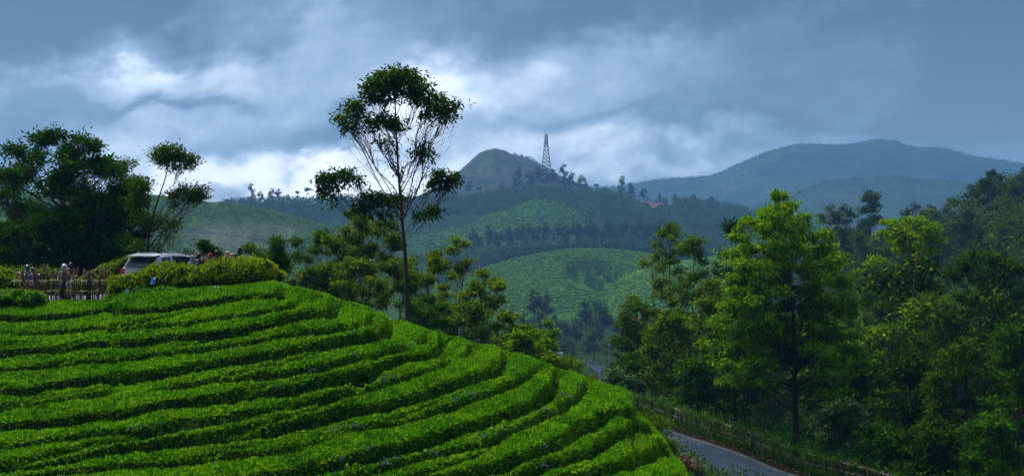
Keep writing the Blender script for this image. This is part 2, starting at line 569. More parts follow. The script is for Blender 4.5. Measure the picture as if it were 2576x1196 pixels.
# ------------------------------------------------------------------ the tea slope, its rows and the ground around it
I = np.interp
CREST = np.array([(-500, 752), (0, 756), (270, 757), (300, 738), (420, 730), (640, 716), (692, 706), (756, 725), (819, 738), (861, 755), (929, 776),
                  (988, 801), (1030, 814), (1072, 827), (1103, 833), (1155, 851), (1206, 865), (1247, 872), (1281, 882),
                  (1326, 896), (1371, 913), (1398, 923), (1436, 935), (1480, 951), (1525, 966), (1563, 976), (1586, 990),
                  (1598, 1036), (1640, 1068), (1660, 1090), (1690, 1140), (1745, 1180), (1900, 1260)], float)
LINES = {
    1: [(-500, 815), (0, 801), (92, 801), (200, 790), (280, 777), (316, 783), (400, 780), (480, 767), (573, 751), (650, 747), (700, 742), (718, 728)],
    2: [(-500, 855), (0, 840), (150, 835), (240, 826), (300, 829), (360, 820), (480, 812), (560, 797), (629, 790), (720, 772), (780, 762), (800, 748)],
    3: [(-500, 905), (0, 889), (132, 881), (224, 867), (332, 863), (433, 849), (500, 845), (566, 836), (629, 831), (688, 814), (735, 797), (777, 791), (819, 789), (844, 782), (855, 764)],
    4: [(-500, 945), (0, 930), (100, 925), (200, 909), (300, 905), (400, 890), (500, 880), (566, 868), (638, 860), (690, 845), (760, 838), (830, 830), (900, 820), (940, 800)],
    5: [(-500, 1000), (0, 982), (72, 987), (108, 975), (184, 965), (240, 955), (296, 953), (360, 945), (429, 939), (480, 925), (560, 912), (650, 898), (705, 890), (777, 873), (819, 865), (878, 854), (946, 842), (975, 831), (988, 812)],
    6: [(-500, 1045), (0, 1025), (112, 1011), (212, 1005), (332, 993), (400, 977), (480, 968), (566, 955), (714, 938), (785, 926), (882, 903), (946, 890), (1040, 872), (1080, 848)],
    7: [(-500, 1095), (0, 1075), (132, 1065), (180, 1057), (240, 1045), (280, 1043), (360, 1031), (400, 1021), (480, 1011), (560, 1003), (608, 995), (650, 987), (735, 981), (773, 972), (819, 958), (878, 947), (933, 937), (958, 920), (1009, 903), (1059, 896), (1098, 884), (1116, 866), (1122, 842)],
    8: [(-500, 1140), (0, 1122), (52, 1118), (148, 1105), (240, 1091), (340, 1083), (400, 1071), (460, 1061), (566, 1048), (642, 1036), (735, 1021), (785, 1010), (891, 979), (946, 970), (1030, 945), (1090, 924), (1170, 890), (1194, 866)],
    9: [(-500, 1210), (0, 1175), (132, 1160), (180, 1153), (240, 1139), (300, 1129), (400, 1117), (505, 1105), (566, 1098), (617, 1093), (671, 1084), (735, 1069), (785, 1059), (861, 1040), (916, 1029), (958, 1025), (1034, 1004), (1068, 995), (1120, 976), (1165, 960), (1206, 947), (1240, 935), (1261, 920), (1272, 900), (1276, 884)],
    10: [(-500, 1262), (0, 1215), (132, 1190), (280, 1174), (440, 1166), (520, 1152), (629, 1140), (692, 1135), (756, 1122), (811, 1105), (882, 1082), (979, 1063), (1072, 1042), (1114, 1027), (1196, 999), (1240, 985), (1288, 964), (1330, 942), (1364, 914)],
    11: [(-500, 1340), (0, 1290), (600, 1215), (726, 1192), (768, 1183), (861, 1164), (929, 1147), (988, 1135), (1064, 1115), (1131, 1090), (1206, 1067), (1247, 1050), (1295, 1036), (1330, 1023), (1354, 1009), (1378, 992), (1398, 970), (1406, 950), (1408, 930)],
    12: [(-500, 1400), (0, 1350), (700, 1250), (900, 1196), (1069, 1146), (1120, 1137), (1206, 1118), (1261, 1091), (1350, 1053), (1412, 1026), (1450, 1000), (1484, 955)],
    13: [(-500, 1470), (0, 1420), (900, 1262), (1130, 1206), (1206, 1186), (1261, 1174), (1302, 1156), (1367, 1129), (1412, 1113), (1446, 1088), (1490, 1068), (1508, 1050), (1540, 1038), (1596, 1036)],
    14: [(-500, 1540), (0, 1490), (1000, 1310), (1300, 1200), (1395, 1162), (1480, 1143), (1515, 1119), (1549, 1095), (1600, 1070), (1638, 1068)],
    15: [(-500, 1600), (0, 1550), (1000, 1370), (1300, 1258), (1440, 1200), (1532, 1180), (1576, 1168), (1617, 1148), (1660, 1122), (1680, 1120)],
    16: [(-500, 1680), (0, 1620), (1000, 1440), (1300, 1330), (1500, 1290), (1690, 1210), (1745, 1182)],
}
CR_R = np.array([(-500, 0.0), (650, 0.05), (718, 1), (800, 2), (855, 3), (940, 4), (988, 5), (1080, 6), (1122, 7), (1194, 8), (1276, 9),
                 (1364, 10), (1408, 11), (1484, 12), (1588, 12.42), (1598, 13.05), (1632, 13.45), (1640, 14.05), (1676, 14.45), (1684, 15.05), (1738, 15.5), (1746, 16), (1900, 17.2)], float)
DBOT = 1207.0      # 2576-frame row that the near edge of the planting sits on


def d_far(dx):
    return I(dx, [-500, 0, 280, 700, 1000, 1300, 1590, 1660, 1760, 1900], [57.5, 57, 56.5, 56, 57.5, 59, 60.5, 57, 52, 50])


def d_near(dx):
    return I(dx, [-500, 0, 700, 1300, 1600, 1760, 1900], [40, 40, 40, 41.5, 44, 47, 49])


def g_exp(dx):
    return I(dx, [-500, 280, 800, 1500, 1900], [0.85, 0.80, 0.62, 0.60, 0.60])


def tea_canopy_py(dx, y):
    """row (2576-frame) at which the canopy lies y metres ahead in column dx; None-safe outside by clamping"""
    c = I(dx, CREST[:, 0], CREST[:, 1])
    d1, d0, p = d_far(dx), d_near(dx), g_exp(dx)
    s = (np.clip((d1 - y) / (d1 - d0), 0, 1.35)) ** (1 / p)
    return c + (DBOT - c) * s


def tea_canopy_z(dx, y):
    return -(tea_canopy_py(dx, y) * DK - HZ) / F * y


AFTER = [  # column, list of (distance, height) beyond the crest
    (-3000, [(62, -2.25), (84, -2.3), (95, -5), (130, -20), (220, -38), (350, -42), (900, -44), (2000, -70), (12000, -200)]),
    (240, [(60, -2.25), (64, -2.25), (84, -2.3), (95, -5), (130, -20), (220, -38), (350, -42), (900, -44), (2000, -70), (12000, -200)]),
    (330, [(60, -1.98), (64, -1.88), (84, -1.9), (95, -5), (130, -20), (220, -38), (350, -42), (900, -44), (2000, -70), (12000, -200)]),
    (600, [(60, -2.0), (64, -1.85), (74, -2.0), (88, -8), (130, -21), (220, -38), (350, -42), (900, -44), (2000, -70), (12000, -200)]),
    (720, [(58, -2.3), (62, -3.2), (70, -5.6), (88, -11), (130, -22), (220, -38), (350, -42), (900, -44), (2000, -70), (12000, -200)]),
    (1000, [(61, -4.3), (68, -6.8), (80, -10.4), (100, -14.5), (130, -21), (220, -38), (350, -42), (900, -44), (2000, -70), (12000, -200)]),
    (1300, [(62, -6.0), (70, -9.0), (80, -10.6), (96, -11.5), (110, -14.5), (140, -24), (220, -38), (350, -42), (900, -44), (2000, -70), (12000, -200)]),
    (1590, [(63, -8.0), (70, -10.8), (84, -11.3), (98, -11.2), (106, -14), (140, -24), (220, -36), (350, -42), (900, -44), (2000, -70), (12000, -200)]),
    (1760, [(54, -10.6), (60, -11.9), (90, -12.0), (98, -13.4), (140, -24), (220, -36), (350, -42), (900, -44), (2000, -70), (12000, -200)]),
    (1950, [(52, -12.5), (62, -12.6), (88, -12.5), (98, -14.5), (140, -23), (190, -33), (300, -40), (900, -44), (2000, -70), (12000, -200)]),
    (2080, [(52, -13.0), (62, -13.0), (86, -12.8), (98, -15), (140, -23), (190, -30), (280, -27), (380, -12), (450, -6), (520, -12), (900, -44), (2000, -70), (12000, -200)]),
    (2300, [(52, -13.5), (82, -13.5), (98, -16), (140, -23), (190, -29), (280, -25), (380, -10), (450, -3), (520, -6), (900, -44), (2000, -70), (12000, -200)]),
    (2576, [(52, -14.0), (82, -14.0), (98, -16.5), (140, -23), (190, -27), (260, -18), (350, 0), (430, 12), (500, 15), (600, 6), (900, -30), (2000, -70), (12000, -200)]),
    (3200, [(52, -14.5), (82, -15), (140, -22), (190, -20), (260, -6), (350, 16), (450, 34), (600, 46), (900, 20), (2000, -60), (12000, -200)]),
    (5000, [(52, -15), (82, -15), (140, -18), (190, -10), (260, 6), (350, 26), (450, 44), (600, 56), (900, 40), (2000, -50), (12000, -200)]),
]
AY = np.unique(np.concatenate([[p[0] for p in a[1]] for a in AFTER]))
AZ = np.array([I(AY, [p[0] for p in a[1]], [p[1] for p in a[1]]) for a in AFTER])
AX = np.array([a[0] for a in AFTER], float)


def after_z(dx, y):
    y = np.clip(y, AY[0], AY[-1])
    dx = np.clip(dx, AX[0], AX[-1])
    i = np.clip(np.searchsorted(AX, dx) - 1, 0, len(AX) - 2)
    j = np.clip(np.searchsorted(AY, y) - 1, 0, len(AY) - 2)
    tx = (dx - AX[i]) / (AX[i + 1] - AX[i])
    ty = (y - AY[j]) / (AY[j + 1] - AY[j])
    return (AZ[i, j] * (1 - tx) + AZ[i + 1, j] * tx) * (1 - ty) + (AZ[i, j + 1] * (1 - tx) + AZ[i + 1, j + 1] * tx) * ty


# fence-side edge of the road, near to far: x, y, z
ROAD_EDGE = np.array([(40, 30, -17.0), (30, 50, -15.0), (22.5, 66, -13.4), (18.0, 75.5, -12.75), (15.5, 79.5, -12.5), (13.3, 83.5, -11.9),
                      (10.6, 88.5, -11.5), (7.6, 95, -10.95), (3, 103, -10.6), (-4, 111, -10.3), (-14, 118, -10.0), (-30, 124, -10)], float)


def resample(P, n):
    P = np.asarray(P, float)
    # Catmull-Rom
    out = []
    Pe = np.vstack([2 * P[0] - P[1], P, 2 * P[-1] - P[-2]])
    for k in range(1, len(Pe) - 2):
        p0, p1, p2, p3 = Pe[k - 1:k + 3]
        for t in np.linspace(0, 1, 12, endpoint=False):
            out.append(0.5 * ((2 * p1) + (-p0 + p2) * t + (2 * p0 - 5 * p1 + 4 * p2 - p3) * t * t + (-p0 + 3 * p1 - 3 * p2 + p3) * t ** 3))
    out.append(P[-1])
    out = np.array(out)
    s = np.concatenate([[0], np.cumsum(np.linalg.norm(np.diff(out, axis=0), axis=1))])
    q = np.linspace(0, s[-1], n)
    return np.stack([I(q, s, out[:, c]) for c in range(P.shape[1])], 1)


RE = resample(ROAD_EDGE, 240)
_t = np.gradient(RE[:, :2], axis=0)
_t /= np.linalg.norm(_t, axis=1)[:, None]
RN = np.stack([-_t[:, 1], _t[:, 0]], 1)        # points to the camera side of the road
ROAD_W = 5.6
RC = RE.copy()
RC[:, :2] += RN * ROAD_W / 2


def ground_z(x, y):
    x, y = np.broadcast_arrays(np.asarray(x, float), np.asarray(y, float))
    shp = x.shape
    x, y = x.ravel(), np.maximum(y.ravel(), 0.01)
    dx = (x / np.maximum(y, 3) * F + 512) / DK
    d1, d0 = d_far(dx), d_near(dx)
    soil = tea_canopy_z(dx, np.clip(y, 33, 80)) - 0.84
    zc = tea_canopy_z(dx, d1) - 0.84
    aft = after_z(dx, y)
    near = I(y, [0, 4, 9, 16, 26], [-1.65, -1.9, -4.5, -8.5, -9.6])
    zb = tea_canopy_z(dx, d0 - 1) - 0.84
    z = np.where(y < d0 - 1, near + (zb - near) * sstep(26, 1, 0), 0)
    t = sstep(22, 1, 0)
    k = np.clip((y - 24) / np.maximum(d0 - 1 - 24, 1), 0, 1)
    z = np.where(y < d0 - 1, near * (1 - k) + zb * k, np.where(y <= d1, soil, 0))
    # beyond the crest: from the crest height to the table
    first = d1 + 5.0
    k2 = np.clip((y - d1) / 5.0, 0, 1)
    k2 = k2 ** 1.4
    z = np.where(y > d1, zc * (1 - k2) + after_z(dx, np.maximum(y, first * 0 + y)) * k2, z)
    big = sstep(90, 200, y)
    z = z + big * (fbm(x, y, 60, 11) * 3.0) + sstep(62, 90, y) * sstep(0, 1, 1) * fbm(x, y, 9, 15) * 0.35
    # the road bench
    m_ = (y > 40) & (y < 135) & (np.abs(x) < 60)
    if m_.any():
        P = np.stack([x[m_], y[m_]], 1)
        dd = np.linalg.norm(P[:, None, :] - RC[None, :, :2], axis=2)
        j = dd.argmin(1)
        dm = dd[np.arange(len(j)), j]
        w = 1 - sstep(ROAD_W / 2 + 1.7, ROAD_W / 2 + 5.5, dm)
        ins = (y[m_] <= d1[m_] + 1.0)
        w = np.where(ins, 0, w)
        zz = z[m_]
        z[m_] = zz * (1 - w) + (RC[j, 2] - 0.05) * w
    return z.reshape(shp)


def build_ground():
    pxs = np.concatenate([np.linspace(-4000, -150, 30), np.arange(-120, 1145, 5.0), np.linspace(1170, 5000, 30)])
    ys = np.concatenate([[0.3], np.arange(2, 36, 1.6), np.arange(36, 112, 0.6), np.arange(113, 200, 3.0), np.arange(205, 700, 10.0), np.geomspace(720, 5600, 30)])
    PX, YY = np.meshgrid(pxs, ys, indexing='ij')
    XX = (PX - 512) / F * np.maximum(YY, 14.0)
    ZZ = ground_z(XX, YY)
    V = np.stack([XX, YY, ZZ], -1).reshape(-1, 3)
    n0, n1 = len(pxs), len(ys)
    i, j = np.meshgrid(np.arange(n0 - 1), np.arange(n1 - 1), indexing='ij')
    a = (i * n1 + j).ravel()
    Q = np.stack([a, a + n1, a + n1 + 1, a + 1], 1)
    # the sheet also runs on behind the camera
    o = obj('ground', mesh('ground', V, Q, None, [GROUND_MAT], smooth=True))
    tag(o, kind='structure', label='green and brown hillside ground falling into the valley')
    MBk = MB()
    MBk.add([[-50, 0.3, -1.66], [50, 0.3, -1.66], [50, -55, -3], [-50, -55, -3]], [[0, 3, 2, 1]])
    o2 = obj('ground_behind_viewpoint', MBk.me('ground_behind_viewpoint', GROUND_MAT))
    tag(o2, kind='structure', label='grassy ground behind the viewpoint')


GROUND_MAT = ground_mat('hillside', [(0.25, (0.006, 0.014, 0.003)), (0.45, (0.012, 0.030, 0.005)), (0.6, (0.016, 0.032, 0.005)), (0.78, (0.024, 0.015, 0.008))],
                        0.05, 0.9, 0.3)
build_ground()

# tea canopy height field
def row_field():
    step = 1.15 / DK * 0.9
    dxs = np.arange(-190, 1800, 2.3)
    return dxs


ROWS = {}


def leaf_quads(P, Dv, L, Wd, rng, up_bias=0.6, fold=0.0):
    """rhombic leaves at P pointing along Dv"""
    n = len(P)
    Dv = Dv / (np.linalg.norm(Dv, axis=1)[:, None] + 1e-9)
    r = rng.normal(size=(n, 3))
    r[:, 2] += up_bias
    S = np.cross(Dv, r)
    S /= np.linalg.norm(S, axis=1)[:, None] + 1e-9
    L = np.broadcast_to(L, (n,))[:, None]
    Wd = np.broadcast_to(Wd, (n,))[:, None]
    a = P
    b = P + Dv * L * 0.45 + S * Wd * 0.5
    c = P + Dv * L
    d = P + Dv * L * 0.45 - S * Wd * 0.5
    V = np.stack([a, b, c, d], 1).reshape(-1, 3)
    Q = np.arange(4 * n).reshape(n, 4)
    return V, Q


def leaf_tris(P, Dv, L, Wd, rng, up_bias=0.6):
    """pointed three-cornered leaves at P pointing along Dv"""
    n = len(P)
    Dv = Dv / (np.linalg.norm(Dv, axis=1)[:, None] + 1e-9)
    r = rng.normal(size=(n, 3))
    r[:, 2] += up_bias
    S = np.cross(Dv, r)
    S /= np.linalg.norm(S, axis=1)[:, None] + 1e-9
    L, Wd = L[:, None], Wd[:, None]
    V = np.stack([P - S * Wd * .5, P + S * Wd * .5 + Dv * L * .25, P + Dv * L], 1).reshape(-1, 3)
    return V, np.arange(3 * n).reshape(n, 3)


def build_tea():
    rng = np.random.default_rng(5)
    dxs = np.arange(-190, 1800, 3.0)
    n0 = len(dxs)
    nj = 280
    d1, d0 = d_far(dxs), d_near(dxs) - 1.5
    extra = 4.0
    tt = np.linspace(0, 1, nj)
    Yg = d0[:, None] + (d1 + extra - d0)[:, None] * tt[None, :]
    DX = np.broadcast_to(dxs[:, None], Yg.shape)
    D1 = d1[:, None]
    back = np.clip(Yg - D1, 0, None)
    Yin = np.minimum(Yg, D1)
    PY = tea_canopy_py(DX, Yin)
    Z = -(PY * DK - HZ) / F * Yin
    # past the crest the canopy rolls over the brow
    Z = Z - back * 0.10 - back ** 2 * 0.045
    X = (DX * DK - 512) / F * Yg
    # row number at every point
    lx = {k: np.array(v, float) for k, v in LINES.items()}
    R = np.zeros_like(Z)
    for i, dx in enumerate(dxs):
        ys_, rs_ = [], []
        cy, cr = I(dx, CREST[:, 0], CREST[:, 1]), I(dx, CR_R[:, 0], CR_R[:, 1])
        if dx < 640:
            cr = 0.0
            cy = cy - 4
        ys_.append(cy)
        rs_.append(cr)
        for k in range(1, 17):
            L = lx[k]
            if dx <= L[-1, 0] and k > cr + 0.02:
                yk = I(dx, L[:, 0], L[:, 1])
                if yk > ys_[-1] + 1:
                    ys_.append(yk)
                    rs_.append(k)
        ys_.append(ys_[-1] + 60)
        rs_.append(rs_[-1] + 1)
        mirr = PY[i].copy()
        bk = back[i]
        m_ = bk > 0
        # behind the brow the rows carry on, mirrored about it
        ref = tea_canopy_py(np.full(m_.sum(), dx), d1[i] - bk[m_])
        mirr[m_] = ref
        R[i] = np.interp(mirr, ys_, rs_)
    gy = np.gradient(R, axis=1) / np.gradient(Yg, axis=1)
    gx = np.gradient(R, axis=0) / (3.0 * DK / F * Yg)
    G = np.sqrt(gx ** 2 + gy ** 2) + 0.12
    near_k = np.round(R)
    dist = np.abs(R - near_k) / G
    dist = dist + fbm(X, Yg, 0.9, 31, 3) * 0.06
    strong = (near_k.astype(int) % 2 == 1) | (near_k >= 13)
    hw = np.where(strong, 0.31, 0.19) * (0.85 + 0.35 * vnoise(X, Yg, 2.7, 37))
    dep = np.where(strong, 0.72, 0.50)
    weakmask = np.where(strong, 1.0, sstep(0.15, 0.5, vnoise(X, Yg, 2.4, 41)))
    dep = dep * weakmask
    prof = 1 - sstep(hw * 0.82, hw * 1.12, dist)
    edge = 1 - sstep(0.0, 0.55, dist)
    valid = (near_k >= 1)
    brow = 0.06 + 0.94 * sstep(0.1, 1.9, D1 - Yg)
    dep = dep * np.where(DX > 600, brow, 1.0)
    cut = np.where(valid, dep * prof + 0.035 * edge * weakmask, 0)
    # bushes in a row touch but show little breaks
    br = vnoise(X + R * 7.3, Yg * 0.6 + R * 3.1, 1.15, 43)
    cut = cut + 0.26 * sstep(0.74, 0.88, br) * brow
    # the right-hand margin and the near edge of the planting
    margin = sstep(1698, 1760, DX)
    Zc = Z - cut + fbm(X, Yg, 1.6, 47, 3) * 0.03 + fbm(X, Yg, 0.36, 53, 3) * 0.06 - margin * 0.9
    rowi = np.floor(R).astype(int)
    nv = Zc.shape
    V = np.stack([X, Yg, Zc], -1)
    idx = np.arange(n0 * nj).reshape(n0, nj)
    rf = rowi[:-1, :-1]
    # plateau side: the planting stops at the fence and hedge (columns left of 640)
    stop = (Yg[:-1, :-1] > (D1 + 0.25 + (extra - .25) * sstep(640, 800, DX))[:-1, :-1])
    Qall = np.stack([idx[:-1, :-1], idx[1:, :-1], idx[1:, 1:], idx[:-1, 1:]], -1)
    zs = {}
    dens_total = 0
    for r in range(0, 17):
        sel = (rf == r) & ~stop
        if sel.sum() < 60:
            continue
        Q = Qall[sel]
        # leaves: area-weighted over the row's surface
        Pq = V.reshape(-1, 3)[Q]
        e1, e2 = Pq[:, 1] - Pq[:, 0], Pq[:, 3] - Pq[:, 0]
        nr = np.cross(e1, e2)
        area = np.linalg.norm(nr, axis=1)
        nr /= area[:, None] + 1e-9
        cq = cut[:-1, :-1][sel]
        vis = 1 - 0.86 * sstep(0.30, 0.66, cq)
        bk = back[:-1, :-1][sel]
        vis = vis * (1 - 0.6 * sstep(0.6, 2.0, bk))
        w = np.minimum(area, 0.08) * vis
        n = int(w.sum() * 1350)
        dens_total += n
        pick = rng.choice(len(Q), n, p=w / w.sum())
        a, b = rng.random((n, 1)), rng.random((n, 1))
        P = Pq[pick, 0] + e1[pick] * a + e2[pick] * b
        N = nr[pick]
        # clumpy shoots: upright new leaves
        Dv = N * 0.5 + rng.normal(size=(n, 3)) * 0.75
        Dv[:, 2] += 0.30
        L = rng.uniform(0.06, 0.145, n)
        P = P - N * 0.02
        LV, LT = leaf_tris(P, Dv, L, L * 0.60, rng, 0.2)
        used, inv = np.unique(Q, return_inverse=True)
        BV = V.reshape(-1, 3)[used]
        root = obj('tea_hedge_row', mesh('tea_hedge_row', BV, inv.reshape(-1, 4), None, [M['tea_body']], smooth=True))
        lf = obj('foliage', mesh('foliage', LV, None, LT, [M['tea_leaf']]), root)
        tag(root, ROW_LABELS[r], 'tea row', 'clipped rows of tea bushes on the near slope')
        ROWS[r] = root
    print('tea leaves', dens_total)


ROW_LABELS = {
    0: 'topmost clipped tea row, running along the foot of the stick fence and yellow hedge',
    1: 'second clipped tea row counted down from the yellow hedge',
    2: 'third clipped tea row counted down from the yellow hedge, above a deep dark furrow',
    3: 'fourth clipped tea row from the yellow hedge, with a low bushy hump near its middle',
    4: 'fifth clipped tea row from the yellow hedge, meeting the brow left of the tall trunk',
    5: 'sixth clipped tea row from the yellow hedge, meeting the brow beside the tall bare trunk',
    6: 'seventh clipped tea row from the yellow hedge, reaching the brow right of the tall trunk',
    7: 'eighth clipped tea row from the yellow hedge, with lilac weeds along its lower side',
    8: 'ninth clipped tea row from the yellow hedge, above a long curving dark furrow',
    9: 'tenth clipped tea row from the yellow hedge, crossing from lower left corner to the brow',
    10: 'eleventh clipped tea row from the yellow hedge, narrow, above a furrow showing red soil',
    11: 'twelfth clipped tea row from the yellow hedge, crossing the bottom edge of the view',
    12: 'thirteenth clipped tea row, broad, ending in a square bush end above the road fence',
    13: 'short tea row of rounded bushes just below the square bush end',
    14: 'short tea row of rounded bushes two below the square bush end',
    15: 'last but one tea row, a short clump near the road bend',
    16: 'lowest tea row, a small clump at the roadside flowers',
}
build_tea()

# ------------------------------------------------------------------ road, car park
def ribbon(C, N, offs, dz, name, mat):
    V = []
    for o_ in offs:
        P = C.copy()
        P[:, :2] += N * o_
        P[:, 2] += dz
        V.append(P)
    V = np.stack(V, 1)
    n, k = V.shape[:2]
    i, j = np.meshgrid(np.arange(n - 1), np.arange(k - 1), indexing='ij')
    a = (i * k + j).ravel()
    return mesh(name, V.reshape(-1, 3), np.stack([a, a + 1, a + k + 1, a + k], 1), None, [mat], smooth=True)


o = obj('road', ribbon(RE, RN, np.linspace(0, ROAD_W, 8), 0.02, 'road', M['asphalt']))
tag(o, 'grey asphalt road bending along the stick fence below the tea', kind='structure')
seg = slice(20, 235)
o = obj('edge_line', ribbon(RE[seg], RN[seg], [0.28, 0.40], 0.026, 'edge_line', M['line_yellow']), o)
tag(o, 'worn yellow edge line painted along the fence side of the road', kind='structure')
VERGE_MAT = ground_mat('verge_earth', [(0.3, (0.004, 0.005, 0.003)), (0.55, (0.012, 0.009, 0.006)), (0.75, (0.006, 0.016, 0.003))], 0.6, 5, 0.04)
o = obj('verge', ribbon(RE, RN, [-1.5, -1.0, -0.5, 0.05], 0.012, 'verge', VERGE_MAT))
tag(o, 'brown earth verge between the road and the stick fence', kind='structure')


def car_park():
    pxs = np.linspace(-160, 250, 60)
    ys = np.linspace(57.6, 84, 30)
    PX, YY = np.meshgrid(pxs, ys, indexing='ij')
    XX = (PX - 512) / F * YY
    ZZ = ground_z(XX, YY) + 0.03
    n0, n1 = len(pxs), len(ys)
    i, j = np.meshgrid(np.arange(n0 - 1), np.arange(n1 - 1), indexing='ij')
    a = (i * n1 + j).ravel()
    o = obj('car_park', mesh('car_park', np.stack([XX, YY, ZZ], -1).reshape(-1, 3), np.stack([a, a + n1, a + n1 + 1, a + 1], 1), None, [M['concrete']], smooth=True))
    tag(o, 'pale paved parking ground behind the stick fence', kind='structure')


car_park()

# ------------------------------------------------------------------ trees
def tree_meshes(rng, top, trunk_r, lobes, n_leaf, leaf=(0.16, 0.07), subs=16, clump=0.30, droop=0.2, bark='bark_brown',
                lmat='euc_leaf', wob=0.02, k_att=1.1, limb_r=0.34, bare=0.0, name='tree', twig_sides=3, shell=0.55, trunk_pts=None, upness=0.5, bare_twigs=0):
    """trunk mesh and crown mesh around the origin; lobes: (x,y,z, rx,ry,rz, weight)"""
    top = np.asarray(top, float)
    H = top[2]
    n = 12
    if trunk_pts is None:
        t = np.linspace(0, 1, n)
        P = t[:, None] * top
        w = H * wob
        P[:, 0] += np.cumsum(rng.normal(size=n)) * w * t * 0.6
        P[:, 1] += np.cumsum(rng.normal(size=n)) * w * t * 0.6
    else:
        P = resample(trunk_pts, n)
        t = np.linspace(0, 1, n)
    P[0, 2] -= 0.4
    R = trunk_r * (1 - 0.86 * t ** 0.9)
    R[0] *= 1.25
    mb = MB()
    mb.tube(P, R, 8 if trunk_r > 0.1 else 6)
    anchors, wts = [], []
    for (x, y, z, rx, ry, rz, w) in lobes:
        c = np.array([x, y, z], float)
        za = z - k_att * math.hypot(x - I(z, P[:, 2], P[:, 0]), y - I(z, P[:, 2], P[:, 1])) - rz * 0.35
        za = np.clip(za, H * 0.12, H * 0.93)
        a = np.array([I(za, P[:, 2], P[:, 0]), I(za, P[:, 2], P[:, 1]), za])
        ra = I(za, P[:, 2], R) * (0.55 if limb_r is None else limb_r * 1.6)
        ra = max(min(ra, trunk_r * 0.55), 0.012)
        L = np.linalg.norm(c - a)
        mid = a * 0.5 + c * 0.5 + np.array([0, 0, -0.10 * L]) + rng.normal(size=3) * 0.05 * L
        q = np.linspace(0, 1, 6)[:, None]
        limb = (1 - q) ** 2 * a + 2 * q * (1 - q) * mid + q ** 2 * c
        limb[1:-1] += rng.normal(size=(4, 3)) * 0.035 * L
        mb.tube(limb, ra * (1 - 0.8 * q[:, 0]), 5, cap=False)
        ld = limb[-1] - limb[0]
        ld = ld / (np.linalg.norm(ld) + 1e-9)
        for _ in range(bare_twigs):
            s = rng.uniform(0.25, 0.95)
            k = min(int(s * 5), 4)
            p0 = limb[k] * (1 - (s * 5 - k)) + limb[k + 1] * (s * 5 - k)
            v = ld * 0.5 + rng.normal(size=3) * 0.75 + np.array([0, 0, .35])
            v = v / np.linalg.norm(v) * rng.uniform(.5, 1.5)
            mb.tube(np.array([p0, p0 + v * .5 + rng.normal(size=3) * .05, p0 + v]), [.013, .009, .004], 3, cap=False)
        ns = max(3, int(subs * (0.5 + 0.5 * w)))
        for _ in range(ns):
            s = rng.uniform(0.35, 1.0)
            i0 = s * 5
            k = min(int(i0), 4)
            p0 = limb[k] * (1 - (i0 - k)) + limb[k + 1] * (i0 - k)
            v = rng.normal(size=3)
            v /= np.linalg.norm(v)
            if v[2] < -0.1 and rng.random() < upness:
                v[2] = -v[2]
            rr = rng.uniform(shell, 1.0) * (1.25 if rng.random() < .2 else 1.0)
            p1 = c + v * rr * np.array([rx, ry, rz])
            m1 = p0 * 0.5 + p1 * 0.5 + rng.normal(size=3) * 0.08 * np.linalg.norm(p1 - p0)
            r0 = max(ra * 0.30, 0.010)
            mb.tube(np.array([p0, m1, p1]), [r0, r0 * 0.7, r0 * 0.3], twig_sides, cap=False)
            if rng.random() > bare:
                anchors.append(p1)
                wts.append(w)
                anchors.append(m1 * 0.35 + p1 * 0.65)
                wts.append(w * 0.7)
    A = np.array(anchors)
    wt = np.array(wts)
    wt = wt * np.exp(rng.normal(size=len(wt)) * 0.75)
    ani = np.exp(rng.normal(size=(len(A), 3)) * 0.35)
    pick = rng.choice(len(A), n_leaf, p=wt / wt.sum())
    off = rng.normal(size=(n_leaf, 3)) * clump * np.array([1, 1, 0.62]) * ani[pick]
    Pp = A[pick] + off
    Dv = rng.normal(size=(n_leaf, 3)) + off / clump * 0.5
    Dv[:, 2] -= droop * 2.2
    L = leaf[0] * rng.uniform(0.6, 1.35, n_leaf)
    LV, LQ = leaf_quads(Pp, Dv, L, L * leaf[1] / leaf[0], rng, 0.5)
    tr = mb.me(name + '_trunk', M[bark], smooth=True)
    cr = mesh(name + '_crown', LV, LQ, None, [M[lmat]])
    return tr, cr


def tree_thing(name, trm, crm, loc, rz, scale, label, group=None, cat='tree'):
    e = bpy.data.objects.new(name, None)
    COL.objects.link(e)
    e.empty_display_size = 0.3
    e.location = loc
    e.rotation_euler = (0, 0, rz)
    e.scale = (scale,) * 3 if not hasattr(scale, '__len__') else scale
    obj('trunk', trm, e)
    obj('crown', crm, e)
    tag(e, label, cat, group)
    return e


def hero(name, base_d, top_d, d, lobes_d, label, n_leaf, trunk_r, zbase=None, group=None, cat='tree', seed=1, lobe_depth=0.8, trunk_d=None, **kw):
    """a particular tree of the view: base_d column; top_d (x,y); lobes (x,y,rx,ry,depth,weight), in the 2576-wide frame, at distance d"""
    rng = np.random.default_rng(seed)
    b = WD(base_d[0], base_d[1], d)
    z0 = float(ground_z(b[0], b[1])) if zbase is None else zbase
    base = np.array([b[0], b[1], z0])
    k = DK * d / F
    tp = WD(top_d[0], top_d[1], d) - base
    lobes = []
    for L in lobes_d:
        x, y, rx, ry, dep, w = L
        c = WD(x, y, d) - base
        c[1] += dep
        lobes.append((c[0], c[1], c[2], rx * k, max(rx * k * lobe_depth, 0.3), ry * k, w))
    tp_pts = None
    if trunk_d is not None:
        tp_pts = np.array([WD(x, y, d) - base for x, y in trunk_d])
        tp_pts[0] = (tp_pts[0][0], 0, 0)
    trm, crm = tree_meshes(rng, tp, trunk_r, lobes, n_leaf, name=name, trunk_pts=tp_pts, **kw)
    return tree_thing(name, trm, crm, base, 0, 1, label, group, cat)


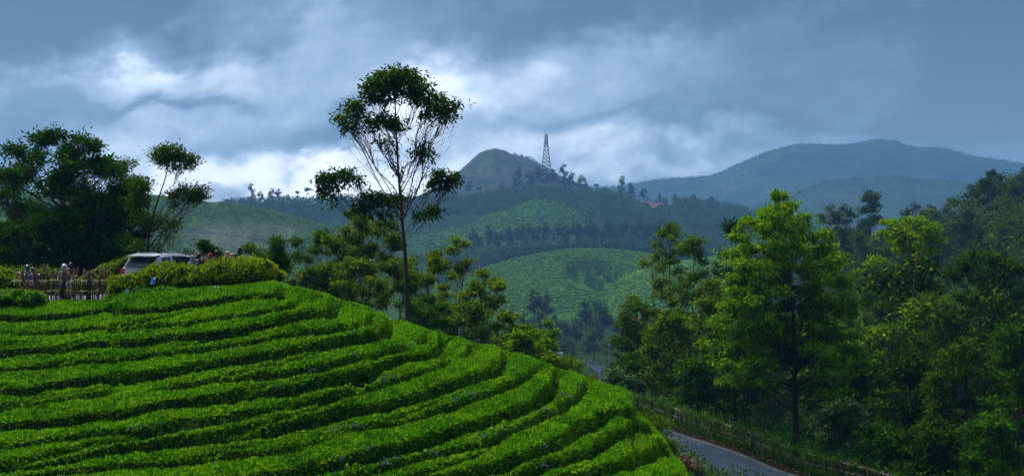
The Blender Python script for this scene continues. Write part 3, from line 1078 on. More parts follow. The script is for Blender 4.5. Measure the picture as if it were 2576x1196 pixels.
def rand_lobes(rng, cx, cy, w, h, n, rmin, rmax, flat=0.6, depth=1.0, shape='oval'):
    """lobes filling an outline centred cx,cy with half sizes w,h (2576-frame), k metres deep either way"""
    out = []
    for i in range(n):
        for _ in range(50):
            a, b = rng.uniform(-1, 1), rng.uniform(-1, 1)
            if shape == 'oval' and a * a + b * b < 1:
                break
            if shape == 'cone' and abs(a) < 0.25 + 0.75 * (1 - (1 - b) / 2 * 1) and b > -1:
                break
            if shape == 'dome' and a * a + max(-b, 0) ** 2 < 1:
                break
        r = rng.uniform(rmin, rmax)
        out.append((cx + a * w, cy + b * h, r, r * flat, rng.uniform(-1, 1) * depth * math.sqrt(max(0.1, 1 - a * a)), rng.uniform(0.6, 1.2)))
    return out


R0 = np.random.default_rng(77)

# --- the tall umbrella-crowned tree on the brow
hero('eucalyptus_tree', (1030, 830), (998, 205), 68, [
    (985, 200, 55, 22, 0.0, 1.5), (1030, 205, 45, 24, 0.3, 1.4), (945, 222, 34, 22, -0.3, 1.3), (1062, 222, 30, 22, 0.2, 1.1),
    (925, 240, 22, 14, 0.2, .8), (1000, 222, 55, 16, 0.5, 1.3), (965, 200, 40, 16, -.5, 1.2), (1010, 185, 40, 12, -.3, 1.2), (1045, 235, 30, 14, .5, .9), (950, 245, 26, 12, .4, .8),
    (1098, 258, 34, 26, -0.2, 1.3), (1125, 275, 28, 20, 0.2, 1.2), (1082, 285, 26, 15, 0.3, .9), (1140, 262, 16, 12, 0, .7),
    (878, 270, 26, 22, 0.3, 1.2), (862, 300, 20, 20, -0.2, 1.0), (900, 262, 18, 14, 0, .7), (885, 318, 14, 12, 0, .5),
    (950, 298, 28, 16, 0.2, 1.0), (985, 310, 24, 14, -0.3, .9), (930, 310, 20, 12, 0, .7), (1005, 320, 16, 10, 0, .5), (965, 352, 24, 14, 0.2, .5),
    (1050, 378, 26, 12, 0.2, .6), (1080, 390, 18, 9, 0.1, .45), (975, 372, 20, 18, 0.4, .25), (1065, 360, 14, 12, -0.2, .3),
    (990, 420, 12, 24, 0, .10), (1040, 480, 16, 30, 0, .12), (1010, 440, 40, 40, 0, .05)],
    'tallest tree, slender brown trunk with an umbrella crown standing on the tea brow', 8200, 0.155, seed=3,
    leaf=(0.22, 0.09), subs=22, clump=0.145, bare_twigs=7, droop=0.35, bark='bark_brown', lmat='euc_leaf', k_att=1.9, limb_r=0.30,
    trunk_d=[(1028, 830), (1024, 740), (1020, 650), (1012, 560), (1006, 480), (1000, 400), (997, 330), (994, 260), (990, 200)], lobe_depth=0.9)
# its lower boughs carry leaf plates far out
hero('eucalyptus_tree', (1036, 850), (1020, 560), 71, [
    (830, 450, 26, 20, 0, 1.2), (866, 435, 24, 14, 0.3, 1.0), (815, 478, 20, 14, -0.2, .8), (895, 450, 12, 10, 0, .4),
    (1110, 438, 22, 14, 0, .9), (1140, 448, 18, 14, 0.2, .8), (1095, 460, 16, 10, 0, .5), (1130, 470, 14, 8, 0.2, .4),
    (940, 500, 40, 20, 0.3, 1.1), (985, 498, 26, 14, -0.3, .8), (905, 520, 26, 18, 0, .8), (1062, 540, 34, 14, 0, .5), (1095, 530, 22, 10, 0.2, .45), (960, 540, 34, 20, .4, .7)],
    'tree of wide drooping boughs whose limbs spread either side of the tall slender trunk', 5200, 0.10, seed=8,
    leaf=(0.21, 0.09), subs=17, clump=0.15, bare_twigs=4, droop=0.3, bark='bark_dark', lmat='euc_leaf', k_att=0.95, limb_r=0.32,
    trunk_d=[(1036, 850), (1030, 760), (1022, 680), (1018, 620), (1014, 560)])

# --- dark spreading trees at the left
HERO = {}


def left_mass():
    rng = np.random.default_rng(12)
    lb = []
    out = [(30, 430), (60, 380), (110, 345), (150, 330), (200, 345), (240, 360), (255, 400), (290, 420), (310, 460), (330, 500)]
    for (x, y) in out:
        lb.append((x, y + 12, 30, 16, rng.uniform(-1.5, 1.5), 0.9))
    lb += rand_lobes(rng, 150, 480, 165, 120, 34, 26, 46, 0.6, 3.0)
    lb += rand_lobes(rng, 170, 600, 175, 62, 26, 28, 48, 0.55, 3.0)
    lb += rand_lobes(rng, 160, 655, 170, 26, 14, 24, 40, 0.5, 2.6)
    HERO['jac'] = hero('jacaranda_tree', (150, 720), (150, 400), 80, lb, 'broad dark jacaranda with a few lilac blossoms, filling the sky behind the parked motorcycles',
         60000, 0.32, seed=13, leaf=(0.25, 0.095), subs=17, clump=0.18, droop=0.05, bark='bark_grey', lmat='dark_leaf', k_att=0.6)
    lb = rand_lobes(rng, -40, 520, 120, 110, 26, 28, 46, 0.6, 2.5) + rand_lobes(rng, -20, 630, 100, 50, 12, 28, 46, 0.6, 2.5)
    hero('shade_tree', (-30, 720), (-40, 450), 84, lb, 'dark leafy tree cut by the left edge of the view', 22000, 0.28, seed=14,
         leaf=(0.20, 0.08), subs=14, clump=0.26, bark='bark_grey', lmat='dark_leaf', k_att=0.6)
    lb = rand_lobes(rng, 300, 560, 60, 100, 24, 18, 32, 0.6, 2.0)
    hero('shade_tree', (300, 700), (300, 500), 88, lb, 'dark leafy tree between the jacaranda and the slanting thin tree', 20000, 0.2, seed=15,
         leaf=(0.20, 0.08), subs=14, clump=0.24, bark='bark_grey', lmat='dark_leaf', k_att=0.7)
    hero('eucalyptus_tree', (325, 690), (322, 415), 150, rand_lobes(rng, 322, 450, 26, 45, 9, 12, 20, 0.7, 1.0),
         'hazy grey-green tree top showing behind the jacaranda', 3000, 0.2, seed=16, leaf=(0.3, 0.12), subs=10, clump=0.3, bark='bark_grey', lmat='olive_leaf')
    hero('eucalyptus_tree', (368, 690), (428, 400), 76, [
        (430, 378, 30, 16, 0, 1.2), (450, 392, 28, 14, 0.2, 1.0), (415, 400, 26, 16, 0, 1.0), (480, 405, 18, 14, 0, .9), (395, 385, 10, 10, 0, .5), (440, 420, 20, 12, 0, .6),
        (465, 480, 30, 16, 0, 1.1), (495, 490, 22, 14, 0.2, 1.0), (505, 475, 14, 10, 0, .7), (440, 490, 18, 12, 0, .7), (450, 510, 20, 12, 0, .5),
        (350, 470, 26, 26, 0, 1.3), (340, 500, 22, 24, 0.3, 1.0), (360, 560, 24, 24, 0, .8), (400, 560, 26, 24, 0, .6), (350, 620, 30, 20, 0, .7), (420, 590, 18, 22, 0.3, .5), (385, 640, 28, 16, 0, .5), (440, 560, 22, 18, 0, .5), (470, 630, 12, 10, 0, .25)],
        'slanting thin tree with open tufted branches rising behind the white car', 11000, 0.11, seed=17,
        leaf=(0.17, 0.065), subs=14, clump=0.17, droop=0.35, bark='bark_dark', lmat='euc_leaf', k_att=1.5,
        trunk_d=[(368, 690), (372, 620), (380, 560), (398, 500), (415, 450), (428, 400)])


left_mass()


def flowers_in(cx, cy, d, n, spread, rng, nm, label, size=0.09, depth=1.0, cat='flowers', mat='lilac', parent=None):
    mb = MB()
    c = WD(cx, cy, d)
    k = DK * d / F
    for _ in range(n):
        p = c + np.array([rng.normal() * spread * k, rng.normal() * depth, rng.normal() * spread * k * 0.5])
        LV, LQ = leaf_quads(np.repeat(p[None], 4, 0), rng.normal(size=(4, 3)), size, size * 0.8, rng)
        mb.add(LV, LQ)
    o_ = obj(nm, mb.me(nm, M[mat]))
    if parent is not None:
        o_.parent = parent
        o_.location = -parent.location
        return tag(o_, kind='stuff')
    return tag(o_, label, cat, kind='stuff')


for (cx, cy, n, s_, lab) in [(205, 370, 12, 7, 'near its top'), (240, 445, 8, 6, 'beside the upper middle of the crown'), (195, 465, 6, 4, 'at the crown centre'),
                             (350, 575, 9, 6, 'low on the side towards the thin tree'), (285, 458, 9, 7, 'under the right shoulder of the crown'), (30, 505, 6, 9, 'at the far left of the crown')]:
    flowers_in(cx, cy, 77.5, n, s_, R0, 'blossom_cluster', 'violet blossom cluster on the dark jacaranda, ' + lab, 0.13, 0.4, 'blossom', parent=HERO['jac'])

# --- trees behind the brow, centre
def centre_trees():
    rng = np.random.default_rng(21)
    spec = [
        # x, top y, base y, d, half w, n lobes, leaves, mat, bark, label
        (880, 525, 780, 92, 62, 16, 9000, 'olive_leaf', 'bark_dark', 'olive rounded tree with bare dark lower limbs left of the tall trunk'),
        (930, 500, 790, 96, 75, 20, 8500, 'olive_leaf', 'bark_dark', 'dark wide-crowned tree directly behind the tall trunk, on its left'),
        (780, 560, 760, 105, 50, 12, 5200, 'olive_leaf', 'bark_grey', 'leaning loose-branched tree beside the narrow young tree'),
        (815, 660, 760, 88, 60, 12, 5200, 'olive_leaf', 'bark_grey', 'low spreading grey-green tree below the leaning one, at the tea brow'),
        (1065, 600, 830, 100, 55, 13, 6500, 'olive_leaf', 'bark_dark', 'loose pale-green tree just right of the tall trunk'),
        (1140, 590, 840, 108, 60, 13, 6000, 'olive_leaf', 'bark_dark', 'airy yellow-green tree with forked bare limbs right of the tall trunk'),
        (1215, 675, 880, 98, 60, 15, 9000, 'olive_leaf', 'bark_dark', 'bushy olive tree with its top below the far tea knoll'),
        (1160, 740, 860, 90, 60, 14, 6000, 'olive_leaf', 'bark_dark', 'dark low tree on the brow right of the tall trunk'),
        (1070, 740, 840, 86, 46, 12, 5500, 'bush_leaf', 'bark_dark', 'dense dark green bush-like tree against the tall trunk foot'),
        (1290, 780, 900, 92, 60, 14, 7500, 'olive_leaf', 'bark_grey', 'round olive tree on the brow before the valley'),
        (1340, 820, 930, 88, 55, 12, 6500, 'bright_leaf', 'bark_grey', 'flat-layered bright green tree overlooking the valley'),
        (1390, 800, 960, 100, 36, 9, 3200, 'bright_leaf', 'bark_grey', 'small flat-topped green tree nearest the far white truck'),
        (905, 640, 790, 86, 60, 12, 4800, 'olive_leaf', 'bark_dark', 'shadowy low tree filling the gap left of the tall trunk'),
        (990, 640, 800, 90, 46, 10, 4500, 'olive_leaf', 'bark_dark', 'thin olive tree hidden behind the tall trunk'),
    ]
    for i, (x, ty, by, d, hw, nl, nf, lm, bk, lab) in enumerate(spec):
        h = (by - ty) / 2 * 0.8
        lb = rand_lobes(rng, x, ty + h + 8, hw, h, int(nl * 1.7), hw * 0.15, hw * 0.30, 0.5, 1.6, 'dome')
        hero('shade_tree', (x + rng.uniform(-8, 8), by), (x + rng.uniform(-12, 12), ty + 25), d, lb, lab, int(nf * 1.15), 0.11, seed=100 + i,
             leaf=(0.22, 0.09), subs=9, clump=0.15, droop=0.25, bare_twigs=3, bark=bk, lmat=lm, k_att=1.1)
    hero('young_tree', (706, 715), (697, 605), 66, [(697, 612, 10, 12, 0, 1), (692, 630, 14, 12, 0, 1), (700, 648, 14, 12, 0, 1), (706, 665, 18, 12, 0, .9), (716, 680, 18, 10, .3, .7), (690, 660, 12, 12, 0, .7), (720, 660, 12, 10, 0, .5)],
         'narrow young tree standing just past the end of the yellow hedge', 3600, 0.05, seed=40, leaf=(0.15, 0.06), subs=12, clump=0.13, bark='bark_grey', lmat='bush_leaf', k_att=0.7)
    hero('young_tree', (630, 670), (630, 615), 92, [(632, 618, 14, 5, 0, 1), (625, 626, 10, 5, 0, .8), (640, 630, 10, 5, 0, .8)],
         'small flat-topped sapling above the yellow hedge beside the people', 900, 0.04, seed=41, leaf=(0.15, 0.06), subs=9, clump=0.12, bark='bark_grey', lmat='olive_leaf', k_att=0.9)
    hero('young_tree', (655, 670), (655, 634), 92, [(655, 637, 8, 5, 0, 1), (660, 645, 6, 4, 0, .6)],
         'smaller sapling next to the flat-topped one above the yellow hedge', 500, 0.03, seed=42, leaf=(0.15, 0.06), subs=8, clump=0.1, bark='bark_grey', lmat='olive_leaf', k_att=0.9)
    hero('young_tree', (527, 690), (520, 605), 64, [(515, 610, 12, 8, 0, 1), (522, 622, 14, 8, 0, 1), (535, 632, 12, 8, 0, .9), (512, 630, 9, 8, 0, .8), (548, 640, 9, 6, 0, .5)],
         'small leafy sapling poking up behind the people at the hedge', 1200, 0.03, seed=43, leaf=(0.15, 0.07), subs=9, clump=0.10, bark='bark_grey', lmat='bush_leaf', k_att=0.9)
    hero('young_tree', (1208, 885), (1208, 820), 66, [(1208, 828, 8, 10, 0, 1), (1206, 845, 12, 10, 0, 1), (1212, 860, 14, 9, 0, 1)],
         'pale green sapling poking over the tea brow', 1500, 0.03, seed=44, leaf=(0.13, 0.05), subs=9, clump=0.10, bark='bark_grey', lmat='pale_leaf', k_att=0.6)
    hero('young_tree', (1455, 960), (1455, 905), 150, [(1455, 912, 12, 9, 0, 1), (1450, 925, 18, 9, 0, 1), (1458, 938, 22, 9, 0, 1)],
         'small yellow-green tree at the foot of the valley, above the brow', 1500, 0.06, seed=45, leaf=(0.2, 0.09), subs=9, clump=0.2, bark='bark_grey', lmat='bright_leaf', k_att=0.6)


centre_trees()


# --- the big light green tree past the road fence and its neighbours
def right_trees():
    rng = np.random.default_rng(31)
    lb = []
    # tiers: y, half width
    for (y, hwid, n) in [(512, 38, 5), (540, 90, 8), (572, 128, 10), (608, 148, 11), (650, 160, 12), (692, 170, 13), (732, 186, 14), (772, 198, 15), (812, 206, 15), (852, 206, 15), (892, 198, 13), (928, 176, 11), (955, 140, 7)]:
        for i in range(n):
            a = (i + 0.5) / n * 2 - 1 + rng.uniform(-0.14, 0.14)
            r = rng.uniform(20, 36)
            edge = rng.uniform(0.82, 1.06)
            dep = rng.uniform(-1, 1) * 2.8 * math.sqrt(1 - min(a * a, .95))
            cx = 1955 + (y - 512) * 0.10
            px_ = cx + a * (hwid - 12) * edge
            if y > 690 and abs(px_ - 1996) < 46:
                dep = abs(dep) + 0.8          # the boughs part in front of the bole
            lb.append((px_, y + rng.uniform(-20, 20) + abs(a) * 12, r, r * rng.uniform(.34, .52), dep, rng.uniform(.6, 1.3)))
    for _ in range(34):
        y = rng.uniform(560, 920)
        hwid = I(y, [560, 700, 850, 920], [90, 135, 165, 150])
        x_ = 1955 + (y - 512) * 0.10 + rng.uniform(-1, 1) * hwid
        lb.append((x_, y, rng.uniform(26, 40), rng.uniform(16, 24), abs(rng.normal()) * 1.6 + .4, rng.uniform(.5, 1.1)))
    hero('silver_oak_tree', (2002, 1125), (1950, 510), 86, lb, 'big light green feathery tree with a straight dark trunk rising behind the road fence',
         72000, 0.22, seed=51, leaf=(0.27, 0.085), subs=9, clump=0.15, droop=0.5, bark='bark_dark', lmat='bright_leaf', k_att=0.6, wob=0.004, limb_r=0.16,
         trunk_d=[(2002, 1125), (2000, 1000), (1998, 850), (1990, 720), (1975, 640), (1960, 570), (1950, 510)])
    # tall trees left of it
    spec = [
        (1688, 556, 1060, 135, 46, 24, 9500, 'olive_leaf', 'bark_red', 'tall narrow tree with a dome top, highest of the clump right of the tea knoll'),
        (1740, 592, 1060, 122, 52, 24, 9500, 'olive_leaf', 'bark_red', 'rounded olive-tinged tree with a red-brown bare trunk right of the domed one'),
        (1640, 640, 1030, 140, 56, 22, 8000, 'olive_leaf', 'bark_grey', 'loose-limbed tree at the left shoulder of the tall clump'),
        (1600, 755, 1010, 118, 62, 22, 8500, 'euc_leaf', 'bark_dark', 'dark leafy tree bordering the valley gap'),
        (1840, 550, 1040, 150, 44, 22, 8500, 'dark_leaf', 'bark_dark', 'dark dome-topped tree immediately left of the big light green tree'),
        (1790, 700, 1060, 110, 60, 22, 8500, 'olive_leaf', 'bark_red', 'mid-height olive tree before the big light green tree'),
        (1690, 790, 1040, 108, 70, 22, 9000, 'olive_leaf', 'bark_red', 'full green tree at the middle of the clump behind the fence'),
        (1600, 890, 1010, 112, 60, 16, 6500, 'euc_leaf', 'bark_dark', 'low dark tree above the far end of the fence'),
        (1850, 820, 1090, 100, 60, 20, 8000, 'euc_leaf', 'bark_dark', 'dusky tree whose crown touches the lower boughs of the big light green tree'),
        (1760, 900, 1060, 98, 64, 16, 7000, 'bush_leaf', 'bark_dark', 'low bushy tree right behind the road fence'),
        (2160, 880, 1180, 100, 70, 20, 8500, 'euc_leaf', 'bark_dark', 'shaded tree to the right of the big dark straight trunk'),
        (2125, 1010, 1190, 88, 52, 14, 6500, 'pale_leaf', 'bark_grey', 'pale green shrubby tree right of the big straight trunk, behind the fence'),
        (2150, 1110, 1230, 82, 52, 10, 4200, 'pale_leaf', 'bark_grey', 'pale frosted shrub low down by the fence, near the bottom edge'),
        (2290, 900, 1220, 92, 90, 22, 9500, 'forest_leaf', 'bark_dark', 'dark full tree at the bottom, under the flat-layered umbrella tree'),
        (2430, 860, 1230, 88, 100, 24, 10000, 'forest_leaf', 'bark_dark', 'dark full tree at the bottom right, under the wide umbrella tree'),
        (2560, 820, 1230, 84, 90, 22, 9500, 'dark_leaf', 'bark_red', 'very dark tree filling the bottom right corner'),
        (2230, 1080, 1260, 80, 70, 12, 6500, 'bush_leaf', 'bark_dark', 'green bushy tree at the bottom edge right of the fence'),
        (2350, 1060, 1260, 78, 80, 14, 7500, 'forest_leaf', 'bark_dark', 'dusky bushy tree at the bottom edge mid way to the right corner'),
        (2490, 1050, 1260, 76, 80, 14, 7500, 'dark_leaf', 'bark_dark', 'darkest low tree at the bottom edge next to the right corner'),
        (2200, 700, 1100, 140, 60, 18, 7000, 'forest_leaf', 'bark_grey', 'slender dark tree between the big light green tree and the flat-layered one'),
        (2380, 760, 1100, 145, 56, 18, 7000, 'olive_leaf', 'bark_grey', 'olive tree between the two umbrella trees'),
        (1555, 930, 1010, 104, 40, 10, 3500, 'pale_leaf', 'bark_grey', 'pale silvery shrub just above the end of the tea rows'),
    ]
    for i, (x, ty, by, d, hw, nl, nf, lm, bk, lab) in enumerate(spec):
        h = (by - ty) / 2 * 0.86
        lb = rand_lobes(rng, x, ty + h, hw, h, int(nl * 2.2), hw * 0.18, hw * 0.34, 0.5, 1.8, 'oval')
        lb += [(x, ty + 14, hw * 0.5, hw * 0.3, 0, 1.2), (x - hw * .3, ty + 30, hw * .4, hw * .25, .4, 1.0), (x + hw * .3, ty + 34, hw * .4, hw * .25, -.3, 1.0)]
        hero('silver_oak_tree' if bk == 'bark_red' else 'forest_tree', (x + rng.uniform(-8, 8), by), (x, ty + 20), d, lb, lab, int(nf * 1.15), 0.17, seed=200 + i,
             leaf=(0.28, 0.11), subs=7, clump=0.19, droop=0.2, bark=bk, lmat=lm, k_att=0.6, wob=0.008)
    # flat-topped trees at the right
    hero('umbrella_tree', (2302, 1010), (2300, 620), 120, [
        (2262, 562, 46, 10, 0, 1.2), (2300, 552, 42, 9, .4, 1.2), (2338, 572, 40, 9, 0, 1.0), (2236, 584, 36, 8, 0, 1.0), (2290, 592, 54, 7, .5, 1.0), (2352, 600, 32, 6, 0, .8),
        (2255, 610, 30, 10, 0, .7), (2210, 655, 26, 7, 0, .7), (2190, 662, 14, 6, 0, .4), (2300, 625, 34, 10, 0, .7), (2345, 630, 24, 7, 0, .5),
        (2290, 760, 24, 14, 0, .5), (2320, 740, 18, 20, 0, .5), (2310, 790, 26, 16, 0, .5), (2220, 765, 10, 6, 0, .3)],
        'flat-layered umbrella tree with a long bare reddish trunk on the dark wooded slope', 9000, 0.17, seed=61,
        leaf=(0.24, 0.10), subs=15, clump=0.15, droop=0.0, bark='bark_red', lmat='bright_leaf', k_att=0.9, wob=0.004)
    hero('umbrella_tree', (2480, 1010), (2475, 700), 115, [
        (2470, 645, 44, 18, 0, 1.2), (2430, 665, 34, 16, 0, 1.1), (2520, 660, 40, 16, .4, 1.1), (2400, 690, 26, 12, 0, .9), (2560, 675, 36, 14, 0, 1.0), (2470, 690, 50, 12, .5, .8),
        (2440, 750, 34, 16, 0, .9), (2490, 760, 34, 14, 0, .8), (2420, 790, 26, 12, 0, .7), (2560, 740, 30, 14, 0, .8)],
        'wide dark umbrella tree at the right edge above the deep shade', 10000, 0.18, seed=62,
        leaf=(0.24, 0.10), subs=15, clump=0.16, droop=0.0, bark='bark_dark', lmat='euc_leaf', k_att=0.9, wob=0.004)


right_trees()


# --- repeated trees: prototypes with trunk and crown, then copies
def proto(seed, kind, lmat, bark, H=14.0, n_leaf=1500, leaf=(0.55, 0.24)):
    rng = np.random.default_rng(seed)
    lb = []
    if kind == 'dome':
        for i in range(13):
            a = rng.uniform(0, 6.283)
            r = rng.uniform(0, 1) ** 0.5 * 0.19 * H
            z = H * rng.uniform(0.50, 0.93) - r * 0.5
            s = H * rng.uniform(0.07, 0.11)
            lb.append((r * math.cos(a), r * math.sin(a), z, s, s, s * 0.62, rng.uniform(.6, 1.2)))
        lb.append((0, 0, H * 0.92, H * .1, H * .1, H * .06, 1.2))
    elif kind == 'column':
        for i in range(15):
            z = H * rng.uniform(0.28, 0.95)
            r = H * 0.13 * (1.1 - z / H) + H * .03
            a = rng.uniform(0, 6.283)
            s = H * rng.uniform(0.05, 0.085)
            lb.append((r * math.cos(a), r * math.sin(a), z, s, s, s * 0.6, rng.uniform(.6, 1.2)))
        lb.append((0, 0, H * 0.96, H * .06, H * .06, H * .05, 1.0))
    elif kind == 'umbrella':
        for i in range(9):
            a = rng.uniform(0, 6.283)
            r = rng.uniform(0.02, 0.16) * H
            lb.append((r * math.cos(a), r * math.sin(a), H * rng.uniform(0.80, 0.94) - r * .3, H * .08, H * .08, H * .035, 1.0))
        lb.append((0.08 * H, 0, H * .62, H * .06, H * .06, H * .03, .5))
        lb.append((-0.09 * H, 0.02 * H, H * .5, H * .05, H * .05, H * .03, .4))
    return tree_meshes(rng, (rng.normal() * .2, rng.normal() * .2, H * 0.92), H * 0.012, lb, n_leaf, leaf=leaf, subs=8, clump=H * 0.022, droop=0.1,
                       bark=bark, lmat=lmat, k_att=0.8, name='wood_tree_' + kind)


P_NEAR = [proto(300, 'dome', 'forest_leaf', 'bark_grey', n_leaf=3800, leaf=(0.38, .17)), proto(301, 'column', 'forest_leaf', 'bark_red', n_leaf=3800, leaf=(0.38, .17)),
          proto(302, 'dome', 'euc_leaf', 'bark_red', n_leaf=3800, leaf=(0.38, .17)), proto(303, 'umbrella', 'forest_leaf', 'bark_grey', n_leaf=2600, leaf=(0.38, .17)),
          proto(304, 'column', 'olive_leaf', 'bark_grey', n_leaf=3800, leaf=(0.38, .17))]
P_FAR = [proto(310, 'dome', 'far_leaf', 'bark_grey', n_leaf=900, leaf=(0.85, .42)), proto(311, 'column', 'far_leaf', 'bark_grey', n_leaf=800, leaf=(0.8, .40)),
         proto(312, 'umbrella', 'far_leaf', 'bark_grey', n_leaf=600, leaf=(0.8, .40)), proto(313, 'dome', 'far_leaf', 'bark_grey', n_leaf=1000, leaf=(0.8, .4))]
TREE_N = [0]


def put(protos, k, loc, scale, rz, name, label, group):
    tr, cr = protos[k]
    TREE_N[0] += 1
    return tree_thing(name, tr, cr, loc, rz, scale, label, group)


def mass_mesh(name, protos_arr, places, mat):
    """many trees nobody could count, joined"""
    Vs, Qs, n = [], [], 0
    for (V, Q, x, y, z, s, rz) in places:
        c, sn = math.cos(rz), math.sin(rz)
        v = V * s
        v = np.stack([v[:, 0] * c - v[:, 1] * sn + x, v[:, 0] * sn + v[:, 1] * c + y, v[:, 2] + z], 1)
        Vs.append(v)
        Qs.append(Q + n)
        n += len(v)
    return mesh(name, np.concatenate(Vs), np.concatenate(Qs), None, [mat])


def blob_proto(seed, n, H, Wd, L, low=0.35):
    """leafy crown made of n leaf faces for trees seen small"""
    rng = np.random.default_rng(seed)
    v = rng.normal(size=(n, 3))
    v /= np.linalg.norm(v, axis=1)[:, None]
    lump = 0.75 + 0.25 * np.sin(v[:, 0] * 5 + seed) * np.sin(v[:, 1] * 4 + 1.3 * seed) + 0.15 * np.sin(v[:, 2] * 6)
    r = rng.uniform(0.72, 1.0, n) * lump
    P = v * r[:, None] * np.array([Wd, Wd, H * (1 - low) / 2])
    P[:, 2] += H * (1 + low) / 2
    Dv = v + rng.normal(size=(n, 3)) * 0.6
    return leaf_quads(P, Dv, L * rng.uniform(.7, 1.3, n), L * 0.55, rng, 0.3)


def right_forest():
    rng = np.random.default_rng(91)
    # individuals: the larger, nearer ones
    pts = []
    tries = 0
    while len(pts) < 250 and tries < 14000:
        tries += 1
        y = 112 + (430 - 112) * rng.random() ** 1.25
        px = rng.uniform(640, 1130)
        if px < 800 and (y > 170):
            continue
        if px < 640 + (y - 112) * 0.6 or (px < 770 and y < 140):
            continue
        x = (px - 512) / F * y
        if all((x - p[0]) ** 2 + (y - p[1]) ** 2 > (4.3 + y * 0.008) ** 2 for p in pts):
            pts.append((x, y))
    for (x, y) in pts:
        z = float(ground_z(x, y))
        k = int(rng.choice([0, 1, 2, 3, 4], p=[.20, .30, .18, .14, .18]))
        H = rng.uniform(0.75, 1.2) * (1.0 if y > 200 else 1.1) * (1.2 if k in (1, 3, 4) else .95)
        lab = ['round-crowned dark tree among the wood on the right slope', 'narrow dark tree among the wood on the right slope', 'dense dusky tree among the wood on the right slope',
               'open umbrella-topped tree among the wood on the right slope', 'narrow olive-tinted tree among the wood on the right slope'][k]
        pxx = x / y * F + 512
        where = ('low down' if y < 190 else 'half way up' if y < 300 else 'high up') + (
            ' behind the big feathery tree' if pxx < 870 else ' near the flat-layered tree' if pxx < 960 else ' towards the right edge')
        lab = lab.replace(' among the wood on the right slope', ' in the wood, ' + where)
        put(P_NEAR, k, (x, y, z - 0.3), H, rng.uniform(0, 6.28), 'forest_tree', lab, 'trees packed on the dark wooded slope')
    # those that break the skyline
    sky = [(2090, 512, 'left end of the wooded skyline'), (2128, 512, 'two along the wooded skyline from its left end'), (2300, 508, 'single round top before the blue mountain'),
           (2340, 512, 'round top right of the single one on the wooded skyline'), (2400, 488, 'small round top high on the wooded skyline'), (2440, 500, 'broad top mid way up the wooded skyline'),
           (2490, 462, 'big spreading top high on the wooded skyline'), (2535, 455, 'spreading top next below the highest one'), (2568, 428, 'highest top, at the right end of the wooded skyline')]
    for (dx, dy, lab) in sky:
        y = 432.0
        x = (dx * DK - 512) / F * y
        z = float(ground_z(x, y))
        H = (-(dy * DK - HZ) / F * y - z) / 14.0
        put(P_NEAR, 3 if dx in (2400, 2568, 2490) else 0, (x, y, z), max(H, .4), rng.uniform(0, 6.28), 'skyline_tree', 'dark tree, ' + lab, 'trees along the top of the wooded slope')
    y = 400.0
    x = (2188 * DK - 512) / F * y
    z = float(ground_z(x, y))
    put(P_NEAR, 1, (x, y, z), (-(484 * DK - HZ) / F * y - z) / 14.0, 1.0, 'skyline_tree', 'tall ragged tree standing clear above the wooded slope', 'trees along the top of the wooded slope')
    # the rest of the wood
    arr = [blob_proto(400 + i, 150, 14.5, 2.2, 0.80, 0.2) for i in range(4)]
    pl = []
    for _ in range(2600):
        y = rng.uniform(190, 560)
        px = rng.uniform(600, 1300)
        if px < 818 and y < 560:
            if not (y < 230 and px > 640):
                continue
        x = (px - 512) / F * y
        pl.append((x, y))
    pl = np.array(pl)
    # thin out to a minimum spacing with a grid
    seen, keep = set(), []
    for i, (x, y) in enumerate(pl):
        key = (int(x // 5), int(y // 5))
        if key in seen:
            continue
        seen.add(key)
        keep.append(i)
    pl = pl[keep]
    zz = ground_z(pl[:, 0], pl[:, 1])
    places = [(*arr[i % 4], x, y, z - 1.0, rng.uniform(.7, 1.25), rng.uniform(0, 6.28)) for i, ((x, y), z) in enumerate(zip(pl, zz))]
    o_ = obj('woodland', mass_mesh('woodland', arr, places, M['forest_leaf']))
    tag(o_, 'dense dark woodland covering the right slope behind the nearer trees', 'woodland', kind='stuff')
    print('right forest', len(pts), len(places))
    # undergrowth under the near trees, past the fence
    V_, Q_, n = [], [], 0
    N = 19000
    xs, ys = [], []
    px = rng.uniform(480, 1080, N)
    yy = 62 + 130 * rng.random(N) ** 1.6
    x = (px - 512) / F * yy
    dd = np.min(np.linalg.norm(np.stack([x, yy], 1)[:, None, :] - RC[None, ::3, :2], axis=2), axis=1)
    dx_ = px / DK
    far = (yy > d_far(dx_) + 4.5) & (dd > ROAD_W / 2 + 1.9)
    x, yy = x[far], yy[far]
    z = ground_z(x, yy)
    P = np.stack([x, yy, z], 1)
    P = np.repeat(P, 4, 0) + rng.normal(size=(len(P) * 4, 3)) * np.array([.35, .35, .25]) + np.array([0, 0, .35])
    hump = vnoise(P[:, 0], P[:, 1], 3.0, 61)
    P[:, 2] += hump * 1.5
    Dv = rng.normal(size=P.shape)
    Dv[:, 2] += .6
    LV, LQ = leaf_quads(P, Dv, rng.uniform(.12, .28, len(P)), .09, rng, .5)
    o_ = obj('undergrowth', mesh('undergrowth', LV, LQ, None, [M['dark_leaf']]))
    tag(o_, 'tangled green undergrowth below the trees past the road fence', 'undergrowth', kind='stuff')


right_forest()

